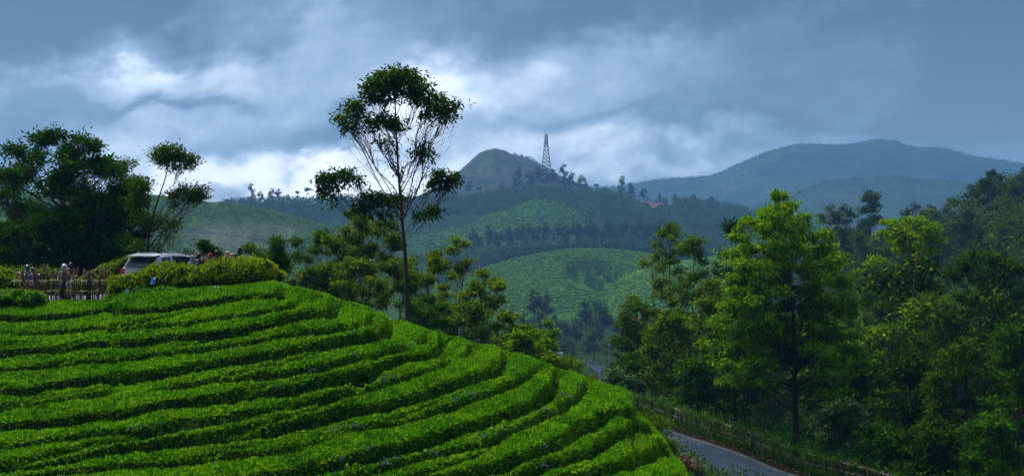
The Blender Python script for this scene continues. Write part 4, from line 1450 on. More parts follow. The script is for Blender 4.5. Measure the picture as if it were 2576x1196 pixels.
# ------------------------------------------------------------------ far hills
class Hill:
    def __init__(s, name, ridge, d_ridge, d_front, z_front, d_back, z_back, mat, label, amp=6.0, nscale=160, seed=1, cols=260, rows=60, prof=1.0, kind='structure', jag=0.0, jscale=20):
        R_ = np.array(ridge, float)
        s.dx = np.linspace(R_[0, 0], R_[-1, 0], cols)
        s.ry = I(s.dx, R_[:, 0], R_[:, 1])
        s.dr, s.df, s.zf, s.prof = d_ridge, d_front, z_front, prof
        t = np.concatenate([np.linspace(0, 1, rows), 1 + np.linspace(0, 1, 16)[1:]])
        s.t = t
        DX = s.dx[:, None] + 0 * t[None, :]
        zr = -(s.ry * DK - HZ) / F * d_ridge
        TT = t[None, :]
        yf = d_front + (d_ridge - d_front) * np.clip(TT, 0, 1)
        yb = d_ridge + (d_back - d_ridge) * np.clip(TT - 1, 0, 1)
        Y = np.where(TT <= 1, yf, yb) + 0 * DX
        e = np.sin(np.clip(TT, 0, 1) * np.pi / 2) ** prof
        Zf = z_front + (zr[:, None] - z_front) * e
        Zb = zr[:, None] + (z_back - zr[:, None]) * np.clip(TT - 1, 0, 1) ** 1.3
        Z = np.where(TT <= 1, Zf, Zb)
        X = (DX * DK - 512) / F * Y
        fade = np.sin(np.clip(TT, 0, 1) * np.pi) * np.where(TT <= 1, 1, 0) + 0.0
        Z = Z + fbm(X, Y, nscale, seed, 5) * amp * fade
        if jag:
            Z = Z + np.maximum(fbm(X, Y, jscale, seed + 9, 3), -0.2) * jag * np.where(TT <= 1.02, 1, 0.3)
        s.X, s.Y, s.Z = X, Y, Z
        V = np.stack([X, Y, Z], -1)
        n0, n1 = V.shape[:2]
        i, j = np.meshgrid(np.arange(n0 - 1), np.arange(n1 - 1), indexing='ij')
        a = (i * n1 + j).ravel()
        o_ = obj(name, mesh(name, V.reshape(-1, 3), np.stack([a, a + n1, a + n1 + 1, a + 1], 1), None, [mat], smooth=True))
        tag(o_, label, kind=kind)
        s.n1, s.rows = n1, rows

    def at(s, dx, t):
        """surface point(s) at column dx and front fraction t"""
        dx = np.asarray(dx, float)
        t = np.asarray(t, float)
        fi = np.clip((dx - s.dx[0]) / (s.dx[1] - s.dx[0]), 0, len(s.dx) - 1.001)
        fj = np.clip(t * (s.rows - 1), 0, s.rows - 1.001)
        i, j = fi.astype(int), fj.astype(int)
        a, b = fi - i, fj - j
        out = []
        for A in (s.X, s.Y, s.Z):
            out.append((A[i, j] * (1 - a) + A[i + 1, j] * a) * (1 - b) + (A[i, j + 1] * (1 - a) + A[i + 1, j + 1] * a) * b)
        return np.stack(out, -1)


def tea_far_extra(scale, dark, strength=0.6, axis='Z'):
    def f(g, tc, col):
        wv = g.n('ShaderNodeTexWave', wave_type='BANDS', bands_direction=axis)
        g.l(tc.outputs['Object'], wv.inputs['Vector'])
        wv.inputs['Scale'].default_value = scale
        wv.inputs['Distortion'].default_value = 2.0
        wv.inputs['Detail'].default_value = 2.0
        wv.inputs['Detail Scale'].default_value = 0.4
        fac = g.m('MULTIPLY', wv.outputs['Fac'], strength)
        return g.mix(fac, col, (dark[0], dark[1], dark[2], 1))
    return f


HM = {}
HM['far'] = ground_mat('far_mountain', [(0.35, (0.008, 0.020, 0.010)), (0.55, (0.026, 0.046, 0.020)), (0.7, (0.060, 0.080, 0.036))], 0.003, 0.02, 8.0)
HM['peak'] = ground_mat('peak_grass', [(0.3, (0.010, 0.024, 0.010)), (0.45, (0.020, 0.036, 0.014)), (0.53, (0.048, 0.040, 0.028)), (0.60, (0.024, 0.042, 0.014)), (0.75, (0.060, 0.078, 0.024))], 0.008, 0.03, 4.0)
HM['ridge'] = ground_mat('ridge_forest', [(0.3, (0.006, 0.016, 0.006)), (0.55, (0.014, 0.028, 0.009)), (0.75, (0.030, 0.044, 0.014))], 0.02, 0.12, 2.0)
HM['teahill'] = ground_mat('tea_hill', [(0.3, (0.026, 0.056, 0.006)), (0.55, (0.044, 0.082, 0.008)), (0.75, (0.064, 0.096, 0.012))], 0.02, 0.35, 0.8,
                           extra=tea_far_extra(0.30, (0.012, 0.024, 0.006)))
HM['knoll'] = ground_mat('tea_knoll', [(0.3, (0.020, 0.056, 0.006)), (0.55, (0.032, 0.080, 0.008)), (0.75, (0.045, 0.090, 0.010))], 0.02, 0.35, 0.8)

far_mt = Hill('distant_mountain', [(600, 524), (1000, 509), (1300, 494), (1400, 484), (1480, 474), (1560, 472), (1640, 459), (1700, 451), (1780, 444), (1820, 433), (1850, 417), (1920, 391), (1960, 381), (2000, 376), (2060, 380),
               (2120, 383), (2160, 377), (2200, 371), (2250, 374), (2290, 393), (2350, 394), (2420, 405), (2500, 420), (2560, 429), (2650, 434), (2800, 464), (3400, 504)],
              4500, 3400, -110, 5600, -200, HM['far'], 'long blue mountain ridge across the horizon', amp=130, nscale=620, seed=5, cols=320, jag=2, jscale=70)
mid_mt = Hill('middle_mountain', [(1750, 560), (1900, 522), (1970, 497), (2030, 482), (2060, 466), (2120, 461), (2200, 456), (2260, 449), (2300, 458), (2400, 464), (2500, 472), (2600, 480), (3200, 520)],
              3300, 2400, -100, 4000, -200, HM['far'], 'lower wooded blue ridge before the mountain', amp=60, nscale=420, seed=6, cols=320, jag=6, jscale=60)
peak = Hill('rounded_peak', [(1000, 530), (1040, 500), (1100, 474), (1150, 438), (1180, 412), (1205, 387), (1222, 380), (1245, 377), (1270, 384), (1300, 398), (1340, 408), (1370, 430), (1420, 455), (1480, 476), (1560, 492), (1700, 520)],
            2600, 2000, -70, 3100, -150, HM['peak'], 'rounded grassy peak behind the tower ridge', amp=60, nscale=300, seed=7, cols=260, jag=5, jscale=30)
ridge = Hill('tower_ridge', [(300, 530), (500, 526), (590, 520), (700, 514), (800, 512), (900, 508), (1000, 510), (1080, 512), (1150, 505), (1230, 502), (1290, 492), (1350, 485), (1420, 486), (1500, 494), (1560, 502), (1650, 514),
              (1750, 516), (1850, 530), (1950, 560), (2100, 600), (2300, 640)],
             1750, 1330, -52, 2300, -120, HM['ridge'], 'wooded ridge below the lattice tower', amp=16, nscale=180, seed=8, cols=320, prof=0.9)
# the spur of planted slope below the tower
spur = Hill('planted_spur', [(700, 600), (800, 580), (900, 568), (1000, 560), (1100, 556), (1200, 545), (1280, 520), (1340, 504), (1400, 508), (1450, 530), (1520, 580), (1600, 640), (1700, 700)],
            1600, 1290, -60, 1800, -80, HM['teahill'], 'planted green spur running down from the tower ridge', amp=10, nscale=120, seed=9, cols=260)
left_hill = Hill('tea_hillside', [(-600, 500), (0, 485), (200, 483), (350, 487), (440, 498), (520, 510), (600, 515), (700, 536), (780, 557), (850, 580), (920, 608), (1000, 640), (1100, 680)],
                 1150, 800, -62, 1500, -60, HM['teahill'], 'broad smooth tea hillside beyond the hedge', amp=5, nscale=160, seed=10, cols=320, prof=1.0)
grove = Hill('grove_rise', [(950, 680), (1080, 655), (1200, 636), (1300, 622), (1400, 616), (1500, 612), (1650, 610), (1800, 620), (1950, 640)],
             1290, 1180, -50, 1500, -60, HM['ridge'], 'low rise behind the tea knoll carrying a line of trees', amp=3, nscale=80, seed=11, cols=200)
knoll = Hill('tea_knoll', [(1050, 735), (1120, 712), (1180, 688), (1230, 668), (1300, 648), (1380, 632), (1450, 624), (1520, 624), (1600, 632), (1700, 650), (1850, 690)],
             1130, 840, -45, 1250, -50, HM['knoll'], 'rounded tea knoll across the valley', amp=7, nscale=110, seed=12, cols=300)
lobe = Hill('tea_spur', [(1385, 812), (1420, 775), (1470, 742), (1530, 712), (1600, 684), (1700, 660), (1850, 640)],
            980, 845, -45, 1100, -60, HM['knoll'], 'bright tea spur in front of the knoll', amp=3, nscale=80, seed=13, cols=200)


def far_tea(hill, dx0, dx1, t0, t1, rows, per, name, label, seed, size=1.25, mat='far_tea', warp=0.04, skip=None):
    """small clipped bushes set out in contour rows, each a low lumpy dome"""
    rng = np.random.default_rng(seed)
    t = np.repeat(np.linspace(t0, t1, rows), per)
    dx = np.tile(np.linspace(dx0, dx1, per), rows) + rng.uniform(-.5, .5, rows * per) * (dx1 - dx0) / per
    t = t + warp * np.sin(dx / 60.0 + t * 9) * 0.4 + rng.normal(size=len(t)) * 0.006
    t = t + fbm(dx, t * 300, 60, seed + 3, 2) * 0.012
    keep = rng.random(len(t)) > 0.10
    keep &= vnoise(dx, t * 400, 14, seed + 8) > 0.16
    if skip is not None:
        keep &= ~skip(dx, t)
    keep &= (t > 0) & (t < 1)
    t, dx = t[keep], dx[keep]
    P = hill.at(dx, t)
    n = len(P)
    # dome: 5-gon base, 5-gon shoulder, apex
    s = rng.uniform(.75, 1.25, n) * size
    k = 4
    ang = np.arange(k) * 2 * np.pi / k
    ring0 = np.stack([np.cos(ang) * 1.25, np.sin(ang) * .6, 0 * ang - .3], 1)
    ring1 = np.stack([np.cos(ang) * 1.0, np.sin(ang) * .5, 0 * ang + .62], 1)
    base = np.concatenate([ring0, ring1, [[0, 0, .78]]])
    V = P[:, None, :] + base[None] * s[:, None, None] + rng.normal(size=(n, 9, 3)) * 0.10
    j = np.arange(k)
    q = np.stack([j, (j + 1) % k, k + (j + 1) % k, k + j], 1)
    tr = np.stack([k + j, k + (j + 1) % k, np.full(k, 2 * k)], 1)
    off = (np.arange(n) * 9)[:, None, None]
    Q = (q[None] + off).reshape(-1, 4)
    T = (tr[None] + off).reshape(-1, 3)
    o_ = obj(name, mesh(name, V.reshape(-1, 3), Q, T, [M[mat]]))
    tag(o_, label, 'tea bushes', kind='stuff')
    return n


M['far_tea'] = leaf_mat('far_tea', (0.050, 0.125, 0.008), (0.080, 0.185, 0.011), (0.130, 0.250, 0.016), 0.1, 0.6, 0.1, 0.0, 0.02)
M['far_tea_bright'] = leaf_mat('far_tea_bright', (0.080, 0.185, 0.008), (0.120, 0.260, 0.012), (0.180, 0.330, 0.016), 0.1, 0.6, 0.1, 0.0, 0.02)


M['far_tea_dull'] = leaf_mat('far_tea_dull', (0.050, 0.105, 0.006), (0.075, 0.145, 0.009), (0.110, 0.180, 0.013), 0.1, 0.6, 0.1, 0.0, 0.02)


M['scrub_leaf'] = leaf_mat('scrub_leaf', (0.016, 0.045, 0.006), (0.040, 0.090, 0.012), (0.085, 0.140, 0.022), 0.25, 0.6, 0.1, 0.0, 0.03)


def in_copse(dx, t):
    return (((dx - 1490) / 70) ** 2 + ((t - 0.42) / 0.16) ** 2) < 1


n1 = far_tea(knoll, 1060, 1760, 0.10, 0.995, 46, 175, 'tea_bushes', 'clipped tea bushes in contour rows over the far knoll', 1, skip=in_copse, size=1.0)
n2 = far_tea(lobe, 1390, 1800, 0.10, 0.995, 26, 120, 'tea_bushes', 'brighter clipped tea bushes on the spur above the white car', 2, size=1.15, mat='far_tea_bright')
n3 = far_tea(spur, 720, 1620, 0.12, 0.99, 34, 190, 'tea_bushes', 'rows of small bushes on the planted spur below the tower', 3, size=1.9, warp=0.10)
n4 = far_tea(left_hill, 60, 1060, 0.40, 0.995, 54, 330, 'tea_bushes', 'fine rows of tea bushes over the broad left hillside', 4, size=.85, warp=0.03, mat='far_tea_dull')
print('far tea', n1, n2, n3, n4)


def on_hill_trees(hill, specs, protos, name, group):
    rng = np.random.default_rng(len(specs) + 5)
    for (dx, t, Hm, k, lab) in specs:
        p = hill.at(dx, t)
        put(protos, k, (float(p[0]), float(p[1]), float(p[2]) - 0.5), Hm / 14.0, rng.uniform(0, 6.28), name, lab, group)


def far_trees():
    rng = np.random.default_rng(55)
    # skyline of the tower ridge: (column, height in m, kind, label)
    G = 'trees along the tower ridge skyline'
    sp = [(632, 29, 1, 'tall slim skyline tree left of the grey-green clump on the far ridge'), (655, 19, 0, 'round skyline tree right beside the tall slim one on the far ridge'),
          (685, 22, 0, 'broad skyline tree, largest of the clump on the far ridge'), (700, 20, 3, 'skyline tree at the right of the broad one'), (610, 12, 0, 'low skyline tree left of the tall slim one'),
          (748, 18, 2, 'thin bare-stemmed skyline tree'), (772, 22, 2, 'lone mushroom-shaped skyline tree'), (725, 14, 0, 'low round skyline tree before the thin stems'),
          (1180, 24, 3, 'skyline tree at the left foot of the rounded peak'), (1205, 18, 2, 'flat skyline tree on the left foot of the peak'), (1262, 19, 0, 'mid-height skyline tree between peak foot and tower clump'),
          (1305, 36, 1, 'tall tree at the left of the clump around the tower'), (1330, 30, 0, 'dense tree left of the lattice tower'), (1352, 33, 3, 'dense tree against the left of the lattice tower'),
          (1372, 33, 0, 'dense tree covering the foot of the lattice tower'), (1392, 30, 3, 'dense tree right of the lattice tower foot'), (1418, 37, 1, 'tall tree right of the lattice tower'),
          (1440, 28, 0, 'tree stepping down right of the tall one by the tower'), (1462, 26, 0, 'last big tree of the tower clump'), (1475, 17, 3, 'small tree below the last big one of the tower clump'),
          (1500, 17, 2, 'flat-topped skyline tree right of the tower clump'), (1520, 15, 0, 'round skyline tree right of the tower clump'),
          (1565, 31, 1, 'tall slim skyline tree before the mountain foot'), (1585, 24, 0, 'skyline tree beside the slim one at the mountain foot'), (1620, 20, 0, 'skyline tree further right at the mountain foot'),
          (1660, 14, 3, 'low skyline tree over the red landslide'), (1700, 15, 0, 'low skyline tree right of the red landslide'), (1745, 16, 0, 'skyline tree near the ridge end'), (1790, 15, 3, 'skyline tree at the ridge end')]
    on_hill_trees(ridge, [(dx, 0.985, h, k, lab) for dx, h, k, lab in sp], P_FAR, 'skyline_tree', G)
    # the line of pale trees behind the knoll
    ds = np.linspace(1180, 1680, 44)
    for i, dx in enumerate(ds):
        p = grove.at(dx + rng.uniform(-5, 5), 0.9 + 0.09 * rng.random())
        Hh = rng.uniform(17, 23) * (1.0 + .12 * math.sin(i * 1.7))
        put(P_FAR, [1, 3, 0][i % 3], (float(p[0]), float(p[1]), float(p[2]) - .5), Hh / 14, rng.uniform(0, 6.28), 'plantation_tree',
            ['slim', 'dense', 'round'][i % 3] + ' grey-green tree in the line behind the tea knoll, ' + ['at its left end', 'left of its middle', 'right of its middle', 'at its right end'][i // 11], 'line of trees behind the tea knoll')
    # forest masses
    arr = [blob_proto(500 + i, 44, 13, 4.2, 2.4, 0.1) for i in range(4)]
    pl = []

    def scatter(hill, dx0, dx1, t0, t1, n, smin, smax, cond=None):
        for _ in range(n):
            dx, t = rng.uniform(dx0, dx1), rng.uniform(t0, t1)
            if cond and not cond(dx, t):
                continue
            p = hill.at(dx, t)
            pl.append((*arr[rng.integers(4)], p[0], p[1], p[2] - 1.5, rng.uniform(smin, smax), rng.uniform(0, 6.28)))
    scatter(ridge, 560, 1300, 0.55, 1.0, 800, .7, 1.1)
    scatter(ridge, 1250, 2100, 0.15, 1.0, 1900, .6, 1.05, lambda dx, t: not ((1582 < dx < 1700 and 0.66 < t < 0.96)))
    scatter(grove, 1000, 1800, 0.1, 0.98, 700, .6, .95)
    o_ = obj('far_woodland', mass_mesh('far_woodland', arr, pl, M['far_leaf']))
    tag(o_, 'bluish woodland covering the ridge below the lattice tower', 'woodland', kind='stuff')
    arr = [blob_proto(520 + i, 14, 13, 4.2, 4.0, 0.1) for i in range(4)]
    pl = []
    scatter(far_mt, 1400, 2700, 0.50, 1.0, 3600, .3, .75)
    scatter(mid_mt, 1800, 2700, 0.70, 1.0, 1200, .4, .9)
    scatter(peak, 1290, 1480, 0.90, 1.0, 200, .3, .7)
    scatter(peak, 1080, 1480, 0.35, .8, 300, .3, .8)
    o_ = obj('mountain_woodland', mass_mesh('mountain_woodland', arr, pl, M['far_leaf']))
    tag(o_, 'hazy woodland along the crests of the blue mountains', 'woodland', kind='stuff')
    # copse on the knoll
    arr = [blob_proto(500 + i, 70, 13, 4.2, 1.9, 0.1) for i in range(4)]
    pl = []
    for _ in range(70):
        a, r = rng.uniform(0, 6.28), math.sqrt(rng.random())
        p = knoll.at(1490 + 68 * r * math.cos(a), 0.42 + 0.15 * r * math.sin(a))
        pl.append((*arr[rng.integers(4)], p[0], p[1], p[2] - 1.0, rng.uniform(.35, .8), rng.uniform(0, 6.28)))
    o_ = obj('copse', mass_mesh('copse', arr, pl, M['far_leaf']))
    tag(o_, 'dark copse of trees in the hollow of the tea knoll', 'copse', kind='stuff')
    # valley trees, individually
    V = [(1475, 640, 20, 3, 'big dark round tree in the valley below the white car'), (1500, 660, 22, 0, 'second big dark tree of the valley group, right of the first'), (1518, 630, 18, 3, 'dark tree at the right of the valley group'),
         (1450, 600, 14, 0, 'rounder lower tree before the big dark valley trees'), (1345, 620, 27, 1, 'tall slim hazy tree below the knoll, left one'), (1372, 640, 25, 1, 'tall slim hazy tree below the knoll, right one'),
         (1320, 650, 17, 1, 'shorter slim tree left of the tall hazy pair'), (1405, 560, 11, 0, 'small tree next to the far truck'), (1440, 500, 8, 3, 'low bushy tree above the valley road'),
         (1470, 420, 8, 0, 'bushy tree by the valley road bend'), (1535, 520, 11, 3, 'tree right of the valley road'), (1490, 360, 7, 0, 'bush-like tree nearest the valley road'), (1415, 430, 8, 3, 'bushy tree under the far truck'),
         (1290, 560, 12, 0, 'small tree under the knoll behind the brow trees'), (1560, 640, 15, 0, 'valley tree against the tall clump')]
    vr_ = np.random.default_rng(8)
    for i in range(34):
        y_ = vr_.uniform(300, 780)
        dx_ = vr_.uniform(1240, 1640)
        if 1480 < dx_ < 1560 and y_ < 420:
            continue
        V.append((dx_, y_, vr_.uniform(7, 15), int(vr_.choice([0, 3, 0, 1])), ('round' if i % 2 else 'low') + ' dark tree on the ' + ('near' if y_ < 480 else 'middle' if y_ < 620 else 'far') + ' valley floor ' + ('left of' if dx_ < 1430 else 'beside' if dx_ < 1540 else 'right of') + ' the grey road'))
    for (dx, y, Hh, k, lab) in V:
        x = (dx * DK - 512) / F * y
        put(P_FAR, k, (x, y, float(ground_z(x, y)) - .4), Hh / 14, rng.uniform(0, 6.28), 'valley_tree', lab, 'scattered trees on the valley floor')
    # scrub over the valley floor
    N = 9500
    px = rng.uniform(380, 760, N)
    y = rng.uniform(150, 860, N)
    x = (px - 512) / F * y
    k = vnoise(x, y, 25, 71) > 0.42
    k &= ~((px > 585) & (px < 640) & (y > 330) & (y < 420))
    x, y = x[k], y[k]
    z = ground_z(x, y)
    sc = .8 + y / 400
    P = np.repeat(np.stack([x, y, z], 1), 6, 0) + rng.normal(size=(len(x) * 6, 3)) * np.repeat(sc, 6)[:, None] * np.array([.8, .8, .5])
    P[:, 2] += .6
    Dv = rng.normal(size=P.shape)
    Dv[:, 2] += .5
    LV, LQ = leaf_quads(P, Dv, np.repeat(sc, 6) * .8, .4, rng, .5)
    o_ = obj('scrub', mesh('scrub', LV, LQ, None, [M['scrub_leaf']]))
    tag(o_, 'low scrub dotted over the valley floor', 'scrub', kind='stuff')


far_trees()


def patch_on(hill, pts, name, mat, label, up=0.8, kind='structure', n=14):
    """irregular sheet lying on a hill; pts are (column, t) outline rows: list of (t, dx_left, dx_right)"""
    V, rows = [], []
    for (t, a, b) in pts:
        d = np.linspace(a, b, n)
        p = hill.at(d, np.full(n, t) + np.random.default_rng(int(t * 999)).normal(size=n) * 0.006)
        p[:, 2] += up
        V.append(p)
    V = np.array(V)
    k = len(pts)
    i, j = np.meshgrid(np.arange(k - 1), np.arange(n - 1), indexing='ij')
    a = (i * n + j).ravel()
    o_ = obj(name, mesh(name, V.reshape(-1, 3), np.stack([a, a + 1, a + n + 1, a + n], 1), None, [M[mat]]))
    tag(o_, label, kind=kind)


patch_on(ridge, [(0.95, 1588, 1612), (0.92, 1592, 1652), (0.89, 1600, 1680), (0.86, 1610, 1692), (0.83, 1620, 1690), (0.80, 1628, 1664), (0.76, 1634, 1654), (0.71, 1640, 1646)], 'landslide', 'red_soil',
         'bare reddish landslip scar on the wooded ridge', up=2.5)
patch_on(left_hill, [(0.46, 500, 530), (0.38, 480, 560), (0.28, 470, 600), (0.18, 470, 640)], 'bare_slope', 'red_soil', 'brownish bare cutting at the foot of the tea hillside', up=0.6)


def hedgerow(hill, path, name, label, seed, s=1.6, n=140):
    rng = np.random.default_rng(seed)
    P = np.array(path, float)
    q = np.linspace(0, 1, n)
    L = np.linspace(0, 1, len(P))
    p = hill.at(I(q, L, P[:, 0]), I(q, L, P[:, 1]))
    arr = blob_proto(seed, 14, 1.6, 1.2, 1.3, 0.0)
    pl = [(*arr, a[0] + rng.normal() * .5, a[1] + rng.normal(), a[2] - .2, rng.uniform(.7, 1.3) * s, rng.uniform(0, 6)) for a in p]
    o_ = obj(name, mass_mesh(name, arr, pl, M['far_leaf']))
    tag(o_, label, 'hedgerow')


hedgerow(left_hill, [(430, 0.52), (560, 0.50), (700, 0.50), (830, 0.52), (930, 0.60)], 'hedgerow', 'dark hedge line running level across the tea hillside', 81, n=420, s=.75)
hedgerow(left_hill, [(547, 0.98), (575, 0.82), (612, 0.52)], 'hedgerow', 'dark hedge line running steeply down the tea hillside', 82, n=260, s=.65)
hedgerow(knoll, [(1050, 0.985), (1300, 0.99), (1500, 0.992), (1750, 0.99)], 'hedgerow', 'dark hedge line rimming the top of the tea knoll', 83, s=2.2, n=260)


# lattice tower on the ridge
def tower():
    p = ridge.at(1374, 0.985)
    d = float(p[1])
    top = WD(1373, 338, d)
    H = float(top[2] - p[2])
    e = bpy.data.objects.new('lattice_tower', None)
    COL.objects.link(e)
    e.location = (float(p[0]), d, float(p[2]))
    tag(e, 'tall steel lattice tower standing among the trees on the ridge', 'tower')

    def hw(z):
        return I(z / H, [0, .45, .8, 1.0], [8.2, 5.0, 2.4, 1.2])
    lv = list(np.concatenate([np.linspace(0, .8, 13), np.linspace(.84, 1, 6)]) * H)
    for (sx, sy) in ((-1, -1), (1, -1), (1, 1), (-1, 1)):
        mb = MB()
        mb.tube([[sx * hw(z), sy * hw(z), z] for z in lv], 0.42, 4)
        obj('leg', mb.me('tower_leg', M['steel']), e)
    mb = MB()
    C4 = [(-1, -1), (1, -1), (1, 1), (-1, 1)]
    for a, b in zip(lv[:-1], lv[1:]):
        for i in range(4):
            (x0, y0), (x1, y1) = C4[i], C4[(i + 1) % 4]
            A0, A1 = np.array([x0 * hw(a), y0 * hw(a), a]), np.array([x1 * hw(a), y1 * hw(a), a])
            B0, B1 = np.array([x0 * hw(b), y0 * hw(b), b]), np.array([x1 * hw(b), y1 * hw(b), b])
            mb.tube([A0, A1], .24, 3, False)
            mb.tube([A0, B1], .20, 3, False)
            mb.tube([A1, B0], .20, 3, False)
    br = obj('bracing', mb.me('tower_bracing', M['steel']), e)
    mb = MB().box((0, 0, H * 1.0), (3.2, 3.2, .5))
    obj('platform', mb.me('tower_platform', M['steel']), e)
    mb = MB().box((0, 0, H * .86), (5.0, 5.0, .5))
    obj('platform', mb.me('tower_platform_low', M['steel']), e)
    mb = MB().tube([[0, 0, H], [0, 0, H + 9]], [.35, .15], 5)
    obj('antenna', mb.me('tower_antenna', M['steel']), e)


tower()

# ------------------------------------------------------------------ hedges and bushes near the car park
def hedge(name, lumps, n, label, lmat='hedge_leaf', body='tea_body', leaf=(0.075, 0.034), cat='hedge', group=None, seed=0, rough=0.10):
    """lumps: ellipsoids (x,y,z,rx,ry,rz) in metres; leafy shell over a dark twiggy body"""
    rng = np.random.default_rng(seed)
    mb = MB()
    for (x, y, z, rx, ry, rz) in lumps:
        mb.ball((x, y, z), (rx * .9, ry * .9, rz * .9), 12, 8)
    V, Q, T = mb.arrays()
    V = V + (rng.normal(size=V.shape)) * 0.03
    root = obj(name, mesh(name, V, Q, T, [M[body]], smooth=True))
    tag(root, label, cat, group)
    Lm = np.array(lumps)
    ar = Lm[:, 3] * Lm[:, 5] + Lm[:, 3] * Lm[:, 4]
    pick = rng.choice(len(Lm), n, p=(ar + .03) / (ar + .03).sum())
    v = rng.normal(size=(n, 3))
    v /= np.linalg.norm(v, axis=1)[:, None]
    c = Lm[pick]
    r = 1 + rng.normal(size=n) * rough * 0.5 + 0.10 * np.sin(v[:, 0] * 9 + pick) * np.sin(v[:, 2] * 8)
    P = c[:, :3] + v * c[:, 3:] * r[:, None]
    # drop leaves buried inside other lumps
    ins = np.zeros(n, bool)
    for k, L in enumerate(Lm):
        q = (((P - L[:3]) / L[3:]) ** 2).sum(1)
        ins |= (q < 0.72) & (pick != k)
    P, v = P[~ins], v[~ins]
    Dv = v * .9 + rng.normal(size=P.shape) * .6
    Dv[:, 2] += .45
    L = leaf[0] * rng.uniform(.7, 1.5, len(P))
    LV, LQ = leaf_quads(P, Dv, L, L * leaf[1] / leaf[0], rng, .3)
    obj('foliage', mesh(name + '_foliage', LV, LQ, None, [M[lmat]]), root)
    return root


def hedge_px(name, spec, d, n, label, depth=0.6, seed=0, zb=None, **kw):
    """spec: list of (x, top y, half width, bottom y) in the 2576-wide frame"""
    rng = np.random.default_rng(seed + 900)
    lumps = []
    k = DK * d / F
    for (x, ty, hw, by) in spec:
        c = WD(x, ty, d)
        zt = c[2]
        zbm = WD(x, by, d)[2]
        rz = (zt - zbm) * 0.55
        lumps.append((c[0], d + rng.uniform(-.15, .15), zt - rz, hw * k, depth, rz))
        lumps.append((c[0] + rng.uniform(-.1, .1), d + rng.uniform(-.15, .15), zbm + rz * 0.7, hw * k * 0.95, depth * 1.1, rz * .9))
    for L in list(lumps):
        for _ in range(5):
            a, b = rng.uniform(0, 6.283), rng.uniform(-.2, 1.2)
            v = np.array([math.cos(a) * math.cos(b), math.sin(a) * math.cos(b), math.sin(b)])
            r = rng.uniform(.14, .26)
            p = np.array(L[:3]) + v * np.array(L[3:]) * .86
            lumps.append((p[0], p[1], p[2] - .04, r * 1.3, r * 1.2, r * .8))
    return hedge(name, lumps, int(n * 1.25), label, seed=seed, **kw)


hedge_px('hedge', [(366, 676, 20, 732), (392, 663, 26, 730), (425, 659, 28, 730), (456, 663, 26, 732), (482, 668, 20, 732)], 57.6, 16000,
         'yellow-green rounded hedge in front of the white car', depth=.7, seed=1)
hedge_px('hedge', [(505, 668, 24, 726), (535, 654, 28, 724), (570, 649, 30, 722), (605, 647, 28, 720), (637, 646, 30, 718), (666, 654, 26, 716), (684, 668, 15, 712)], 57.4, 30000,
         'longest yellow-green hedge, with peoples heads showing over it', depth=.8, seed=2)
hedge_px('hedge', [(300, 694, 22, 740), (328, 692, 22, 740)], 57.0, 7000, 'low yellow-green hedge clump against the end of the stick fence', depth=.6, seed=3)
hedge_px('hedge', [(265, 664, 20, 700), (290, 656, 20, 700), (318, 648, 18, 700), (345, 645, 14, 700)], 70.5, 6500, 'sloping yellow-green hedge behind the car and its open door', depth=.5, seed=4)
hedge_px('hedge', [(-60, 668, 40, 742), (-10, 666, 34, 742), (30, 668, 34, 742), (70, 668, 30, 742), (110, 668, 30, 742), (140, 674, 22, 742), (175, 690, 24, 742), (215, 692, 24, 742), (250, 690, 20, 742)], 72, 12000,
         'flat-topped yellow-green hedge behind the people with motorcycles', depth=.6, seed=5)
hedge_px('hedge', [(-40, 672, 36, 740), (0, 676, 28, 740), (28, 690, 22, 740)], 57.8, 8000, 'dark yellow-green hedge block at the left end of the stick fence', depth=.7, seed=6)
hedge_px('bush', [(10, 728, 50, 762), (70, 730, 40, 762), (-50, 728, 40, 762)], 56.4, 8000, 'dark green bush mound at the foot of the stick fence', lmat='tea_leaf', cat='bush', seed=7)
hedge_px('bush', [(350, 722, 50, 752), (300, 735, 28, 770), (420, 724, 46, 744)], 56.6, 8000, 'loose dark green growth under the low hedge clump', lmat='tea_leaf', cat='bush', seed=8)
hedge_px('hedge', [(480, 652, 12, 690), (520, 650, 14, 690), (560, 650, 14, 690), (610, 652, 14, 690)], 69, 3000, 'thin yellow-green hedge beyond the gathered people', depth=.4, seed=9)


